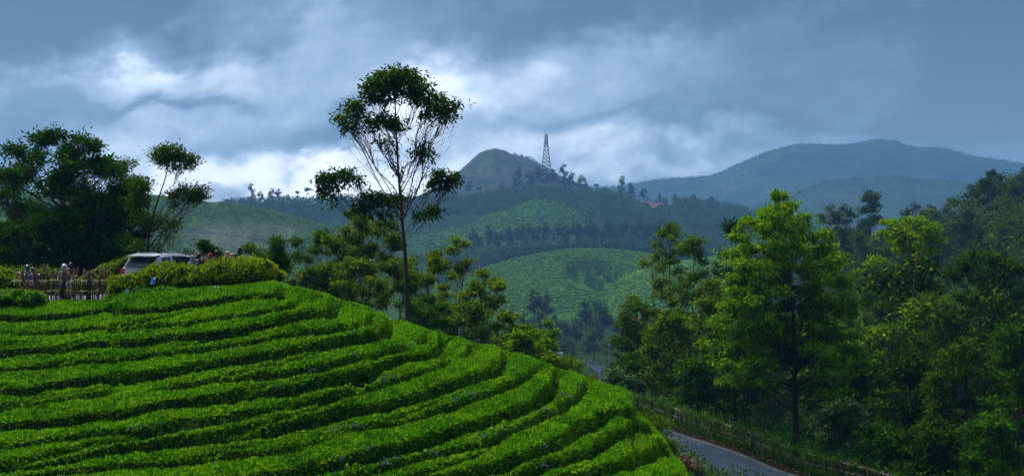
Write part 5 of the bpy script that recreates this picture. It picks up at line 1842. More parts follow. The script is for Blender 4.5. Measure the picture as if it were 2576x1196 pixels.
# ------------------------------------------------------------------ stick fence by the car park
def stick_fence(name, path, hgt, spacing, label, seed, r=(0.018, 0.034), ties=(0.33, 0.68), tie_mat='tie', post_at=(), post_h=1.15, mat='stick', hvar=0.12, tie_p=0.7, tie_size=1.0, z_off=0.0):
    rng = np.random.default_rng(seed)
    e = bpy.data.objects.new(name, None)
    COL.objects.link(e)
    P = np.array(path, float)
    e.location = P[0]
    tag(e, label, 'fence')
    seg_ = np.concatenate([[0], np.cumsum(np.linalg.norm(np.diff(P, axis=0), axis=1))])
    n = int(seg_[-1] / spacing)
    stick_meshes = []
    for k in range(6):
        mb = MB()
        z = np.linspace(-0.15, 1, 5)
        w = np.cumsum(rng.normal(size=(5, 2)) * 0.016, axis=0)
        mb.tube(np.stack([w[:, 0], w[:, 1], z], 1), np.linspace(1, .75, 5) * 0.03, 5)
        stick_meshes.append(mb.me('stick', M[mat], smooth=True))
    tie_meshes = []
    for k in range(3):
        mb = MB()
        mb.tube([[-.045, -.03, 0], [0, -.045, .01], [.05, -.03, -.005]], .013, 4)
        mb.tube([[0, -.045, 0], [rng.uniform(-.04, .04), -.06, -.055], [rng.uniform(-.06, .06), -.05, -.09]], [.012, .010, .006], 4)
        mb.tube([[0, -.045, 0], [rng.uniform(-.05, .05), -.06, .035]], [.012, .006], 4)
        tie_meshes.append(mb.me('tie', M[tie_mat]))
    cnt = 0
    for i in range(n):
        s = (i + rng.uniform(-.35, .35)) * spacing
        p = np.array([I(s, seg_, P[:, c]) for c in range(3)]) - P[0]
        h = hgt * (1 + rng.normal() * hvar)
        o_ = obj('stick', stick_meshes[rng.integers(6)], e, p, rng.uniform(0, 6.28), (rng.uniform(.6, 1.15), rng.uniform(.6, 1.15), h))
        o_.rotation_euler = (rng.normal() * .05, rng.normal() * .06, rng.uniform(0, 6.28))
        for tz in ties:
            if rng.random() < tie_p:
                q = p + np.array([0, -0.01, hgt * tz + rng.normal() * .02])
                t_ = obj('tie', tie_meshes[rng.integers(3)], e, q, rng.uniform(-.4, .4), tie_size * rng.uniform(.8, 1.5))
                cnt += 1
    # rails the sticks are tied to
    for tz in ties:
        mb = MB()
        m_ = 26
        ss = np.linspace(0, seg_[-1], m_)
        pts = np.array([[I(s, seg_, P[:, c]) for c in range(3)] for s in ss]) - P[0]
        pts[:, 1] += .04
        pts[:, 2] += hgt * tz + rng.normal(size=m_) * .02
        mb.tube(pts, .016, 4)
        obj('rail', mb.me('rail', M[mat]), e)
    for s in post_at:
        p = np.array([I(s * seg_[-1], seg_, P[:, c]) for c in range(3)]) - P[0]
        mb = MB()
        hh = hgt * post_h
        mb.tube([[0, 0, -.3], [.02, 0, hh * .5], [.0, .0, hh]], [.10, .09, .085], 8)
        obj('post', mb.me('post', M['bark_brown'], smooth=True), e, p)
    return e, n, cnt


def fence_near():
    path = [(*W(px, 300, 57.3)[:2], -2.06) for px in (14, 60, 112)]
    e, n, c = stick_fence('stick_fence', path, 1.22, 0.062, 'rustic fence of upright sticks tied with pale cloth, by the parked motorcycles', 5,
                          post_at=(.50, .76), post_h=1.0, tie_p=.4, tie_size=1.3)
    print('fence near', n, c)


fence_near()


def fence_road():
    off = RE.copy()
    off[:, :2] -= RN * 1.25
    m_ = (off[:, 1] > 66) & (off[:, 1] < 99.5)
    pts = off[m_]
    pts = pts[::3]
    pts = pts[np.argsort(-pts[:, 1])]
    z = ground_z(pts[:, 0], pts[:, 1])
    pts[:, 2] = z
    half = len(pts) // 2
    e, n, c = stick_fence('stick_fence', pts, 1.15, 0.175, 'long weathered stick fence with wire knots following the road bend', 6, post_at=tuple(np.linspace(.04, .96, 10)), post_h=1.02,
                          tie_mat='wire_tie', tie_p=.65, hvar=.07, ties=(0.5, 0.92), tie_size=1.1)
    print('fence road', n, c)
    # creepers growing on it
    rng = np.random.default_rng(9)
    N = 16000
    s = rng.integers(0, len(pts) - 1, N)
    f = rng.random((N, 1))
    P = pts[s] * (1 - f) + pts[s + 1] * f
    hgt = np.where(rng.random(N) < .62, rng.normal(1.12, .10, N), rng.uniform(0, 1.1, N))
    clumpy = vnoise(P[:, 0] * 3, P[:, 1] * 3, 1.0, 81) > .42
    P[:, 2] += hgt
    P[:, :2] += rng.normal(size=(N, 2)) * .13
    P = P[clumpy]
    Dv = rng.normal(size=P.shape)
    Dv[:, 2] -= .1
    LV, LQ = leaf_quads(P, Dv, rng.uniform(.06, .14, len(P)), .06, rng, .6)
    o_ = obj('creeper', mesh('creeper', LV, LQ, None, [M['bush_leaf']]))
    tag(o_, 'leafy creeper trailing along the top of the roadside stick fence', 'creeper', kind='stuff')
    # weeds at its foot
    N = 7000
    s = rng.integers(0, len(pts) - 1, N)
    f = rng.random((N, 1))
    P = pts[s] * (1 - f) + pts[s + 1] * f
    P[:, :2] += rng.normal(size=(N, 2)) * .22 - 0.1
    P[:, 2] += np.abs(rng.normal(size=N)) * .18
    Dv = rng.normal(size=P.shape)
    Dv[:, 2] += .7
    LV, LQ = leaf_quads(P, Dv, rng.uniform(.07, .18, N), .05, rng, .4)
    o_ = obj('verge_weeds', mesh('verge_weeds', LV, LQ, None, [M['dark_leaf']]))
    tag(o_, 'green weeds along the foot of the roadside fence', 'weeds', kind='stuff')


fence_road()


# ------------------------------------------------------------------ roadside plants and small flowers
def tuft(name, x, y, z, n, h, label, mat, spread=.3, cat='grass clump', seed=1, wd=.02, droop=.5):
    rng = np.random.default_rng(seed)
    mb = MB()
    for i in range(n):
        a = rng.uniform(0, 6.283)
        r = rng.uniform(0, spread)
        p0 = np.array([r * .5 * math.cos(a), r * .5 * math.sin(a), 0])
        L = h * rng.uniform(.6, 1.2)
        out = np.array([math.cos(a), math.sin(a), 0]) * L * droop * rng.uniform(.3, 1)
        p1 = p0 + out * .45 + np.array([0, 0, L * .7])
        p2 = p0 + out + np.array([0, 0, L * (.75 if droop > .3 else 1)])
        s = np.array([-math.sin(a), math.cos(a), 0]) * wd
        mb.add([p0 - s, p0 + s, p1 + s * .8, p1 - s * .8, p2], [[0, 1, 2, 3]], [[3, 2, 4]])
    o_ = obj(name, mb.me(name, M[mat]), None, (x, y, z))
    return tag(o_, label, cat)


M['twig_leaf'] = leaf_mat('twig_leaf', (0.02, 0.05, 0.02), (0.06, 0.12, 0.05), (0.16, 0.22, 0.10), .2)
M['red_leaf'] = leaf_mat('red_leaf', (0.03, 0.025, 0.006), (0.09, 0.045, 0.012), (0.26, 0.09, 0.03), .2)


def roadside():
    rng = np.random.default_rng(17)
    p = WD(1672, 1120, 62)
    zg = float(ground_z(p[0], 62))
    tuft('grass_clump', p[0], 62, zg - .1, 260, 2.0, 'tall drooping rusty grass clump at the edge of the road', 'dry_grass', .8, seed=2, wd=.022)
    p = WD(1640, 1075, 64)
    tuft('grass_clump', p[0], 64, float(ground_z(p[0], 64)), 160, 1.9, 'greener grass clump behind the rusty one at the road edge', 'olive_leaf', .7, seed=3, wd=.02)
    for (dx, dy, d, hw, n, lab, mt, sd) in [
            (1665, 1062, 63.5, 26, 1500, 'brown-green weedy shrub between the tea bushes and the road', 'olive_leaf', 4),
            (1620, 1052, 64, 26, 1500, 'straggly weedy shrub at the foot of the square tea bush end', 'olive_leaf', 5),
            (1685, 1120, 61, 18, 900, 'leafy shrub under the rusty grass clump', 'bush_leaf', 6),
            (1722, 1160, 56, 22, 1300, 'reddish flowering shrub beside the road at the bottom edge', 'red_leaf', 7),
            (1755, 1170, 56.5, 26, 1500, 'dusky open shrub with thin twigs overhanging the road', 'twig_leaf', 8)]:
        c = WD(dx, dy, d)
        k = DK * d / F
        z0 = c[2] - hw * k * 1.5
        lb = [(rng.uniform(-1, 1) * hw * k * .7, rng.uniform(-.4, .4), hw * k * 1.5 + rng.uniform(-.7, .6) * hw * k, hw * k * .4, .3, hw * k * .35, 1.0) for _ in range(8)]
        zg = float(ground_z(c[0], d))
        lift = z0 - zg
        lb = [(a, b, cz + lift, e1, e2, e3, w) for (a, b, cz, e1, e2, e3, w) in lb]
        trm, crm = tree_meshes(np.random.default_rng(sd), (0, 0, max(hw * k * 1.6 + lift, .5)), .03, lb, n, leaf=(.09, .04), subs=9, clump=.10, bark='bark_dark', lmat=mt, k_att=1.2, name='shrub')
        tree_thing('shrub', trm, crm, (c[0], d, zg), 0, 1, lab, cat='shrub')
    # pinkish blossoms on the flowering shrub
    M['pink'] = plain('pink_petal', (0.26, 0.08, 0.10), .6)
    flowers_in(1725, 1152, 55.6, 16, 14, rng, 'blossom_cluster', 'pink blossoms on the reddish shrub by the road', .07, .3, 'blossom', 'pink')
    flowers_in(1635, 1112, 58, 10, 8, rng, 'blossom_cluster', 'white blossoms at the lower end of the road shrubs', .07, .3, 'blossom', 'white')
    # far copse plants seen over the brow: red-brown bush
    hero('shrub', (1490, 950), (1490, 932), 70, [(1480, 950, 12, 4, 0, 1), (1497, 953, 10, 4, 0, 1)], 'rusty orange shrub showing just over the brow', 420, .03, seed=71,
         leaf=(.12, .05), subs=8, clump=.1, bark='bark_dark', lmat='red_leaf', k_att=.6, cat='shrub')
    hero('shrub', (1405, 930), (1400, 905), 68, [(1395, 912, 20, 8, 0, 1), (1415, 905, 20, 8, 0, 1), (1380, 900, 14, 7, 0, 1), (1430, 918, 14, 7, 0, 1)], 'mixed green and rust shrub on the brow beneath the far truck', 2200, .03, seed=72,
         leaf=(.14, .06), subs=9, clump=.13, bark='bark_dark', lmat='olive_leaf', k_att=.6, cat='shrub')


roadside()


def leaf_litter():
    rng = np.random.default_rng(61)
    N = 1500
    i = rng.integers(30, 225, N)
    off_ = np.abs(rng.normal(size=N)) * .55 - .9
    P = RE[i].copy()
    P[:, :2] += RN[i] * off_[:, None] + rng.normal(size=(N, 2)) * .1
    P[:, 2] += .035
    Dv = rng.normal(size=P.shape) * np.array([1, 1, .25])
    LV, LQ = leaf_quads(P, Dv, rng.uniform(.05, .13, N), .06, rng, 3)
    tag(obj('leaf_litter', mesh('leaf_litter', LV, LQ, None, [M['dry_grass']])), 'fallen brown leaves scattered along the road verge', 'leaf litter', kind='stuff')


leaf_litter()


def canopy_point(dx, dy):
    """where the sight line through (dx,dy) meets the tea canopy"""
    c = I(dx, CREST[:, 0], CREST[:, 1])
    d1, d0, p = d_far(dx), d_near(dx), g_exp(dx)
    s = np.clip((dy - c) / (DBOT - c), 0, 1.1)
    y = d1 - (d1 - d0) * s ** p
    return WD(dx, dy, y)


def weeds():
    rng = np.random.default_rng(23)
    spots = [(890, 900, 5, 'on the seventh row near the middle'), (845, 892, 4, 'left of the weeds on the seventh row'), (780, 942, 8, 'in the deep furrow below the sixth row'), (985, 955, 10, 'on the ninth row under the tall trunk'),
             (960, 968, 6, 'just below the weeds on the ninth row'), (945, 922, 4, 'in the furrow right under the tall trunk'), (895, 1085, 12, 'in a bare patch of the eleventh row'), (838, 1093, 12, 'left in the bare patch of the eleventh row'),
             (920, 1138, 5, 'on the furrow of red soil'), (965, 1172, 14, 'at the bottom edge, left clump'), (1000, 1162, 6, 'at the bottom edge, small right clump'), (850, 1170, 6, 'in the dark furrow at the bottom edge'),
             (1180, 1002, 10, 'in the eleventh row towards the square bush end'), (1150, 1013, 5, 'left of the weeds in the eleventh row'), (1372, 1042, 9, 'on the thirteenth row'), (1265, 1087, 9, 'on the twelfth row'),
             (1225, 1110, 9, 'below the weeds on the twelfth row'), (1430, 1005, 10, 'near the square bush end'), (1375, 1135, 6, 'among the small bushes at the bottom'), (1370, 1183, 10, 'lowest of the lilac weeds'),
             (1040, 880, 3, 'near the brow'), (885, 848, 3, 'in the notch of the sixth row'), (730, 905, 2, 'tiny, mid slope'), (340, 1086, 7, 'alone on the dark left side'), (605, 893, 3, 'upper left middle'), (330, 890, 2, 'tiny, upper left'),
             (1090, 1150, 6, 'at the lower middle'), (1200, 868, 4, 'on the brow right of the tall trunk'), (1590, 1125, 4, 'beside the lowest rounded bushes')]
    for i, (dx, dy, n, lab) in enumerate(spots):
        p = canopy_point(dx, dy)
        mb = MB()
        st = MB()
        for k in range(n):
            q = np.array([rng.normal() * .16, rng.normal() * .16, .10 + rng.uniform(0, .16)])
            st.tube([[q[0] * .6, q[1] * .6, -.25], q], [.006, .004], 3, False)
            LV, LQ = leaf_quads(np.repeat(q[None], 6, 0), rng.normal(size=(6, 3)) + np.array([0, -.3, .6]), .045, .035, rng)
            mb.add(LV, LQ)
        e = bpy.data.objects.new('wildflower', None)
        COL.objects.link(e)
        e.location = p
        tag(e, 'lilac weed flowers ' + lab, 'wildflower', 'lilac weeds in the tea rows')
        obj('stem', st.me('flower_stem', M['bush_leaf']), e)
        tag(obj('petals', mb.me('flower_petals', M['lilac']), e), kind='stuff')
    # litter
    for (dx, dy, w, h, lab, mt) in [(397, 712, .16, .26, 'scrap of blue plastic caught in the hedge', 'blue_scrap'), (555, 727, .16, .12, 'crumpled pale plastic on the top tea row', 'white'),
                                    (333, 737, .14, .16, 'crumpled white paper under the low hedge', 'white'), (803, 751, .34, .06, 'fallen yellow leaf strip on the brow', 'line_yellow')]:
        p = canopy_point(dx, dy) + np.array([0, -.75 if dx < 600 else -.05, .12])
        mb = MB()
        G = 5
        u, v = np.meshgrid(np.linspace(-.5, .5, G), np.linspace(-.5, .5, G), indexing='ij')
        zz = rng.normal(size=(G, G)) * .02
        Vv = np.stack([u * w, zz + v * h * .2, v * h], -1).reshape(-1, 3)
        i_, j_ = np.meshgrid(np.arange(G - 1), np.arange(G - 1), indexing='ij')
        a = (i_ * G + j_).ravel()
        mb.add(Vv, np.stack([a, a + 1, a + G + 1, a + G], 1))
        tag(obj('litter', mb.me('litter', M[mt]), None, p), lab, 'litter')


M['blue_scrap'] = plain('blue_scrap', (0.10, 0.35, 0.75), .5)
weeds()


# ------------------------------------------------------------------ vehicles
def smooth_box(mb, xs, prof):
    """loft of cross sections: xs stations along x; prof(x)-> list of (y,z) half outline from bottom to top; mirrored"""
    secs = []
    for x in xs:
        h = prof(x)
        full = [(-y, z) for y, z in h] + [(y, z) for y, z in h[::-1]]
        secs.append([[x, y, z] for y, z in full])
    k = len(secs[0])
    V = np.array(secs).reshape(-1, 3)
    j = np.arange(k)
    Q = []
    for i in range(len(xs) - 1):
        Q += [[i * k + a, i * k + (a + 1) % k, (i + 1) * k + (a + 1) % k, (i + 1) * k + a] for a in j]
    T = [[0, a + 1, a] for a in range(1, k - 1)] + [[(len(xs) - 1) * k, (len(xs) - 1) * k + a, (len(xs) - 1) * k + a + 1] for a in range(1, k - 1)]
    mb.add(V, Q, T)


def suv(loc, rz, label, paint='white_paint'):
    """x forward, y to its left, z up; 4.7 m long"""
    e = bpy.data.objects.new('suv', None)
    COL.objects.link(e)
    e.location = loc
    e.rotation_euler = (0, 0, rz)
    tag(e, label, 'car')
    HW = .92

    def low(x):
        # lower body: sills to shoulder line
        zt = I(x, [-2.35, -2.25, -1.6, .9, 1.1, 2.0, 2.3, 2.38], [1.00, 1.06, 1.08, 1.08, 1.07, .98, .86, .70])
        w = HW * I(x, [-2.38, -2.2, -1.8, 1.6, 2.1, 2.38], [.90, .97, 1.0, 1.0, .95, .82])
        return [(w * .90, .38), (w * .99, .50), (w, .80), (w * .985, zt - .05), (w * .93, zt)]
    mb = MB()
    smooth_box(mb, [-2.38, -2.3, -2.1, -1.8, -1.2, -.6, 0, .6, 1.0, 1.4, 1.8, 2.1, 2.3, 2.38], low)

    def up(x):
        # greenhouse
        zt = I(x, [-2.30, -1.95, -1.80, -1.2, -.3, .25, .6, 1.15], [1.10, 1.62, 1.70, 1.75, 1.74, 1.64, 1.44, 1.08])
        w = I(zt, [1.05, 1.80], [.86, .70])
        return [(.865, 1.03), (w * .5 + .865 * .5, (zt + 1.03) / 2), (w * 1.02, zt - .07), (w * .90, zt), (w * .5, zt + .015)]
    smooth_box(mb, [-2.30, -2.18, -2.05, -1.95, -1.80, -1.6, -1.2, -.7, -.3, 0, .25, .6, .85, 1.15], up)
    obj('body', mb.me('suv_body', M[paint], smooth=False), e)

    def side_pt(x, z, s):
        w = I(z, [1.03, 1.79], [.865, .715])
        return np.array([x, s * (w + .012), z])
    for s in (-1, 1):
        for nm, out in (('side_window', [(-1.95, 1.16), (-1.22, 1.13), (-1.28, 1.60), (-1.76, 1.57)]), ('side_window', [(-1.08, 1.12), (-.20, 1.10), (-.22, 1.61), (-1.02, 1.62)]),
                        ('side_window', [(-.12, 1.10), (.86, 1.12), (.22, 1.55), (-.10, 1.61)])):
            mb = MB().poly([side_pt(x, z, s) for x, z in out], (0, s * .012, 0))
            obj(nm, mb.me('suv_side_window', M['glass']), e)
        # black pillar and window surround
        mb = MB().tube([side_pt(-1.10, 1.10, s), side_pt(-1.05, 1.66, s), side_pt(.18, 1.60, s), side_pt(.92, 1.12, s)], .020, 5)
        obj('window_trim', mb.me('suv_trim', M['black']), e)
        mb = MB().tube([side_pt(-.16, 1.08, s), side_pt(-.16, 1.68, s)], .03, 5)
        obj('pillar', mb.me('suv_pillar', M['black']), e)
        mb = MB().tube([[-1.7, s * .64, 1.72], [-1.5, s * .64, 1.80], [-.4, s * .64, 1.80], [-.1, s * .63, 1.72]], .025, 6)
        obj('roof_rail', mb.me('suv_rail', M['chrome']), e)
        mb = MB().ball((.86, s * 1.02, 1.16), (.09, .13, .10), 10, 6)
        mb.box((.86, s * .93, 1.12), (.05, .10, .05))
        obj('mirror', mb.me('suv_mirror', M[paint], smooth=True), e)
        mb = MB().box((.765, s * 1.02, 1.16), (.012, .18, .13))
        obj('mirror_glass', mb.me('suv_mirror_glass', M['glass']), e)
        mb = MB().box((-2.29, s * .80, .95), (.20, .22, .26))
        obj('tail_light', mb.me('suv_tail_light', M['red_lens']), e)
        mb = MB().box((2.22, s * .70, .76), (.16, .34, .18))
        obj('headlight', mb.me('suv_headlight', M['chrome']), e)
        for x in (-1.42, 1.42):
            t = MB().tube([[x, s * .70, .38], [x, s * .93, .38]], .38, 20)
            w_ = obj('wheel', t.me('suv_wheel', M['rubber'], smooth=False), e)
            t = MB().tube([[x, s * .90, .38], [x, s * .945, .38]], .23, 14)
            obj('rim', t.me('suv_rim', M['chrome']), w_)
            t = MB().tube([[x + .47 * math.cos(a), s * .925, .38 + .47 * math.sin(a)] for a in np.linspace(-.2, math.pi + .2, 10)], .03, 4)
            obj('wheel_arch', t.me('suv_arch', M['black']), e)
        mb = MB().box((-.62, s * .93, .98), (.18, .03, .035))
        mb.box((.45, s * .93, .98), (.18, .03, .035))
        obj('door_handle', mb.me('suv_handles', M['chrome']), e)
    mb = MB().poly([(-2.325, -.74, 1.13), (-2.325, .74, 1.13), (-2.02, .63, 1.60), (-2.02, -.63, 1.60)], (-.012, 0, .004))
    obj('rear_window', mb.me('suv_rear_window', M['glass']), e)
    mb = MB().poly([(1.12, -.74, 1.13), (1.12, .74, 1.13), (.30, .60, 1.64), (.30, -.60, 1.64)], (.012, 0, .012))
    obj('windscreen', mb.me('suv_windscreen', M['glass']), e)
    mb = MB()
    smooth_box(mb, [-2.30, -2.2, -2.05, -1.80], lambda x: [(.70, I(x, [-2.30, -1.80], [1.62, 1.68])), (.72, I(x, [-2.30, -1.80], [1.66, 1.72])), (.60, I(x, [-2.30, -1.80], [1.68, 1.755]))])
    sp = obj('spoiler', mb.me('suv_spoiler', M[paint]), e)
    mb = MB().box((-2.31, 0, 1.65), (.012, .26, .025))
    obj('brake_light', mb.me('suv_brake_light', M['black']), sp)
    mb = MB().box((-2.39, 0, .98), (.03, 1.10, .05))
    obj('chrome_strip', mb.me('suv_strip', M['chrome']), e)
    mb = MB().box((-2.392, 0, .84), (.02, .50, .12))
    obj('number_plate', mb.me('suv_plate', M['white']), e)
    mb = MB().box((-2.36, 0, .52), (.14, 1.66, .24))
    obj('bumper', mb.me('suv_bumper', M[paint]), e)
    mb = MB().tube([[-2.34, .1, 1.20], [-2.33, -.42, 1.26]], .012, 4)
    obj('wiper', mb.me('suv_wiper', M['black']), e)
    return e


car_d = 61.5
cp = W(158.5, 262, car_d)
# the car heads away and to the right: its forward axis lies ~37 deg off the line of sight
ang = math.radians(90 - 37 + 14)
rear = np.array([-2.2, -.85])
ca, sa = math.cos(ang), math.sin(ang)
off = np.array([rear[0] * ca - rear[1] * sa, rear[0] * sa + rear[1] * ca])
cx, cy = cp[0] - off[0], cp[1] - off[1]
suv_o = suv((cx, cy, float(ground_z(cx, cy)) + 0.03), ang, 'white off-road estate car with a rear spoiler and red tail lights, behind the yellow hedge')
suv_o.scale = (1.06, 1.06, 0.965)


def small_car(loc, rz, label, paint='white_paint', s=1.0):
    e = bpy.data.objects.new('parked_car', None)
    COL.objects.link(e)
    e.location = loc
    e.rotation_euler = (0, 0, rz)
    e.scale = (s,) * 3
    tag(e, label, 'car')
    mb = MB()
    smooth_box(mb, [-2.05, -1.9, -1.2, 0, 1.2, 1.9, 2.05], lambda x: [(.78, .3), (.84, .6), (.78, I(x, [-2.05, -1.2, .9, 2.05], [.82, .95, .92, .62]))])
    obj('body', mb.me('car_body', M[paint]), e)
    mb = MB()
    smooth_box(mb, [-1.7, -1.1, -.2, .3, 1.0], lambda x: [(.74, .88), (.60, I(x, [-1.7, -1.1, .3, 1.0], [.92, 1.44, 1.44, .92]))])
    obj('cabin', mb.me('car_cabin', M['glass']), e)
    mb = MB().box((-.4, 0, 1.455), (1.5, 1.15, .04))
    obj('roof', mb.me('car_roof', M[paint]), e)
    for s_ in (-1, 1):
        for x in (-1.25, 1.25):
            obj('wheel', MB().tube([[x, s_ * .66, .31], [x, s_ * .85, .31]], .31, 12).me('car_wheel', M['rubber']), e)
    return e


x, y = (1428 * DK - 512) / F * 905, 905.0
p = knoll.at(1428, 0.22)
small_car((float(x) * 0.97, 870, float(W(0, 322, 870)[2]) - .4), 0.15, 'small white car parked at the foot of the far tea spur', s=1.25)
small_car((float(W(577.5, 0, 880)[0]), 880, float(W(0, 320.5, 880)[2]) - .4), 1.2, 'tiny pale car right of the white one at the far tea spur', s=.8)
mbp = MB()
Gx = np.linspace(560, 590, 8)
V_ = []
for px in Gx:
    for (yy_, zz_) in ((855, W(0, 326, 855)[2]), (885, W(0, 321.6, 885)[2]), (905, W(0, 316, 905)[2])):
        q = W(px, 0, yy_)
        V_.append([q[0], yy_, zz_])
k_ = 3
mbp.add(V_, [[i * k_ + j, (i + 1) * k_ + j, (i + 1) * k_ + j + 1, i * k_ + j + 1] for i in range(7) for j in range(2)])
tag(obj('dirt_path', mbp.me('dirt_path', M['red_soil'])), 'reddish dirt pull-off at the foot of the far tea spur', kind='structure')


def truck(loc, rz, label):
    e = bpy.data.objects.new('truck', None)
    COL.objects.link(e)
    e.location = loc
    e.rotation_euler = (0, 0, rz)
    tag(e, label, 'truck')
    obj('cargo_box', MB().box((-.9, 0, 1.9), (5.2, 2.3, 2.3)).me('truck_box', M['white']), e)
    cb = obj('cab', MB().box((2.6, 0, 1.45), (1.5, 2.1, 1.7)).me('truck_cab', M['white_paint']), e)
    obj('windscreen', MB().box((3.36, 0, 1.75), (.03, 1.8, .7)).me('truck_screen', M['glass']), cb)
    for x in (-2.6, -1.6, 2.4):
        for s_ in (-1, 1):
            obj('wheel', MB().tube([[x, s_ * .8, .45], [x, s_ * 1.1, .45]], .45, 12).me('truck_wheel', M['rubber']), e)


q = W(552, 357.5, 430)
truck((float(q[0]), 430, float(q[2]) - .6), .1, 'white box truck glimpsed between trees in the valley')
q = W(609, 352, 470)
e = bpy.data.objects.new('road_sign', None)
COL.objects.link(e)
e.location = (float(q[0]), 470, float(ground_z(q[0], 470)))
tag(e, 'small white roadside post sign in the valley', 'sign')
hz = float(W(0, 344, 470)[2]) - e.location.z
obj('pole', MB().tube([[0, 0, 0], [0, 0, hz]], .12, 6).me('sign_pole', M['white']), e)
obj('board', MB().box((0, -.1, hz), (1.5, .08, .9)).me('sign_board', M['white']), e)

# valley road
vr = []
for (dx, y_) in [(1560, 330), (1530, 345), (1500, 362), (1480, 385), (1500, 420), (1530, 450), (1500, 500), (1460, 540)]:
    x_ = (dx * DK - 512) / F * y_
    vr.append((x_, y_, float(ground_z(x_, y_)) + .5))
vr = resample(vr, 80)
tn = np.gradient(vr[:, :2], axis=0)
tn /= np.linalg.norm(tn, axis=1)[:, None]
tag(obj('valley_road', ribbon(vr, np.stack([-tn[:, 1], tn[:, 0]], 1), [-3.2, -1.5, 0, 1.5, 3.2], .25, 'valley_road', M['asphalt'])), 'strip of grey road winding through the valley', kind='structure')


def house(loc, size, rz, label, wall, roof):
    e = bpy.data.objects.new('house', None)
    COL.objects.link(e)
    e.location = loc
    e.rotation_euler = (0, 0, rz)
    tag(e, label, 'house')
    w, d_, h = size
    obj('wall', MB().box((0, 0, h / 2), (w, d_, h)).me('house_wall', wall), e)
    mb = MB()
    o_ = .5
    V = [(-w / 2 - o_, -d_ / 2 - o_, h), (w / 2 + o_, -d_ / 2 - o_, h), (w / 2 + o_, d_ / 2 + o_, h), (-w / 2 - o_, d_ / 2 + o_, h), (-w / 2 - o_, 0, h + 1.6), (w / 2 + o_, 0, h + 1.6)]
    mb.add(V, [[0, 1, 5, 4], [2, 3, 4, 5], [0, 3, 2, 1]], [[0, 4, 3], [1, 2, 5]])
    obj('roof', mb.me('house_roof', roof), e)
    for x_ in (-w * .28, w * .28):
        f_ = obj('window', MB().box((x_, -d_ / 2 - .04, h * .55), (1.2, .06, 1.1)).me('house_window', M['black']), e)
        obj('frame', MB().box((x_, -d_ / 2 - .09, h * .55), (.08, .05, 1.1)).me('house_frame', M['white']), f_)
    obj('door', MB().box((0, -d_ / 2 - .04, h * .38), (1.0, .06, h * .74)).me('house_door', M['bark_brown']), e)


PW = plain('pale_wall', (.22, .26, .32), .8, noise=.2)
RW = plain('tile_roof', (.10, .03, .025), .8, noise=.3)
q = W(643, 324, 600)
house((float(q[0]), 600, float(q[2]) - 2.5), (9, 6, 4), .2, 'pale house with a reddish roof glimpsed between the tall trees', PW, RW)
q = W(921, 342, 205)
house((float(q[0]), 205, float(q[2]) - 2.4), (1.6, 1.5, 1.6), -.3, 'small pale hut with a red roof deep in the dark wood', PW, RW)


# ------------------------------------------------------------------ motorcycles and people
def motorcycle(loc, rz, label, tank='red_lens'):
    e = bpy.data.objects.new('motorcycle', None)
    COL.objects.link(e)
    e.location = loc
    e.rotation_euler = (0, 0, rz)
    tag(e, label, 'motorcycle')
    for x in (-.65, .68):
        th = np.linspace(0, 2 * math.pi, 19)
        w_ = obj('wheel', MB().tube([[x + .27 * math.cos(t), 0, .31 + .27 * math.sin(t)] for t in th], .045, 6, False).me('bike_tyre', M['rubber'], smooth=True), e)
        mb = MB()
        for t in np.linspace(0, math.pi, 5, endpoint=False):
            mb.tube([[x - .25 * math.cos(t), 0, .31 - .25 * math.sin(t)], [x + .25 * math.cos(t), 0, .31 + .25 * math.sin(t)]], .010, 4)
        obj('rim', mb.me('bike_spokes', M['chrome']), w_)
    obj('engine', MB().box((.02, 0, .42), (.36, .24, .30)).me('bike_engine', M['chrome']), e)
    obj('frame', MB().tube([[-.65, 0, .33], [-.3, 0, .5], [.1, 0, .55], [.42, 0, .85]], .03, 6).me('bike_frame', M['black']), e)
    obj('tank', MB().ball((.18, 0, .80), (.28, .15, .14), 12, 8).me('bike_tank', M[tank], smooth=True), e)
    obj('seat', MB().ball((-.32, 0, .78), (.40, .14, .07), 12, 6).me('bike_seat', M['black'], smooth=True), e)
    obj('fork', MB().tube([[.68, -.06, .31], [.50, -.06, .92]], .022, 5).tube([[.68, .06, .31], [.50, .06, .92]], .022, 5).me('bike_fork', M['chrome']), e)
    obj('handlebar', MB().tube([[.36, -.36, 1.04], [.48, -.15, .98], [.50, 0, .95], [.48, .15, .98], [.36, .36, 1.04]], .016, 5).me('bike_bar', M['chrome']), e)
    obj('headlight', MB().ball((.60, 0, .88), (.08, .10, .10), 10, 6).me('bike_light', M['chrome'], smooth=True), e)
    for s_ in (-1, 1):
        obj('mirror', MB().tube([[.44, s_ * .22, .98], [.40, s_ * .30, 1.18]], .008, 4).ball((.40, s_ * .30, 1.20), (.02, .06, .04), 8, 5).me('bike_mirror', M['chrome']), e)
    obj('tail_light', MB().box((-.74, 0, .72), (.06, .12, .07)).me('bike_tail', M['red_lens']), e)
    obj('exhaust', MB().tube([[.05, -.14, .28], [-.3, -.15, .27], [-.75, -.16, .36]], .035, 7).me('bike_exhaust', M['chrome']), e)
    return e


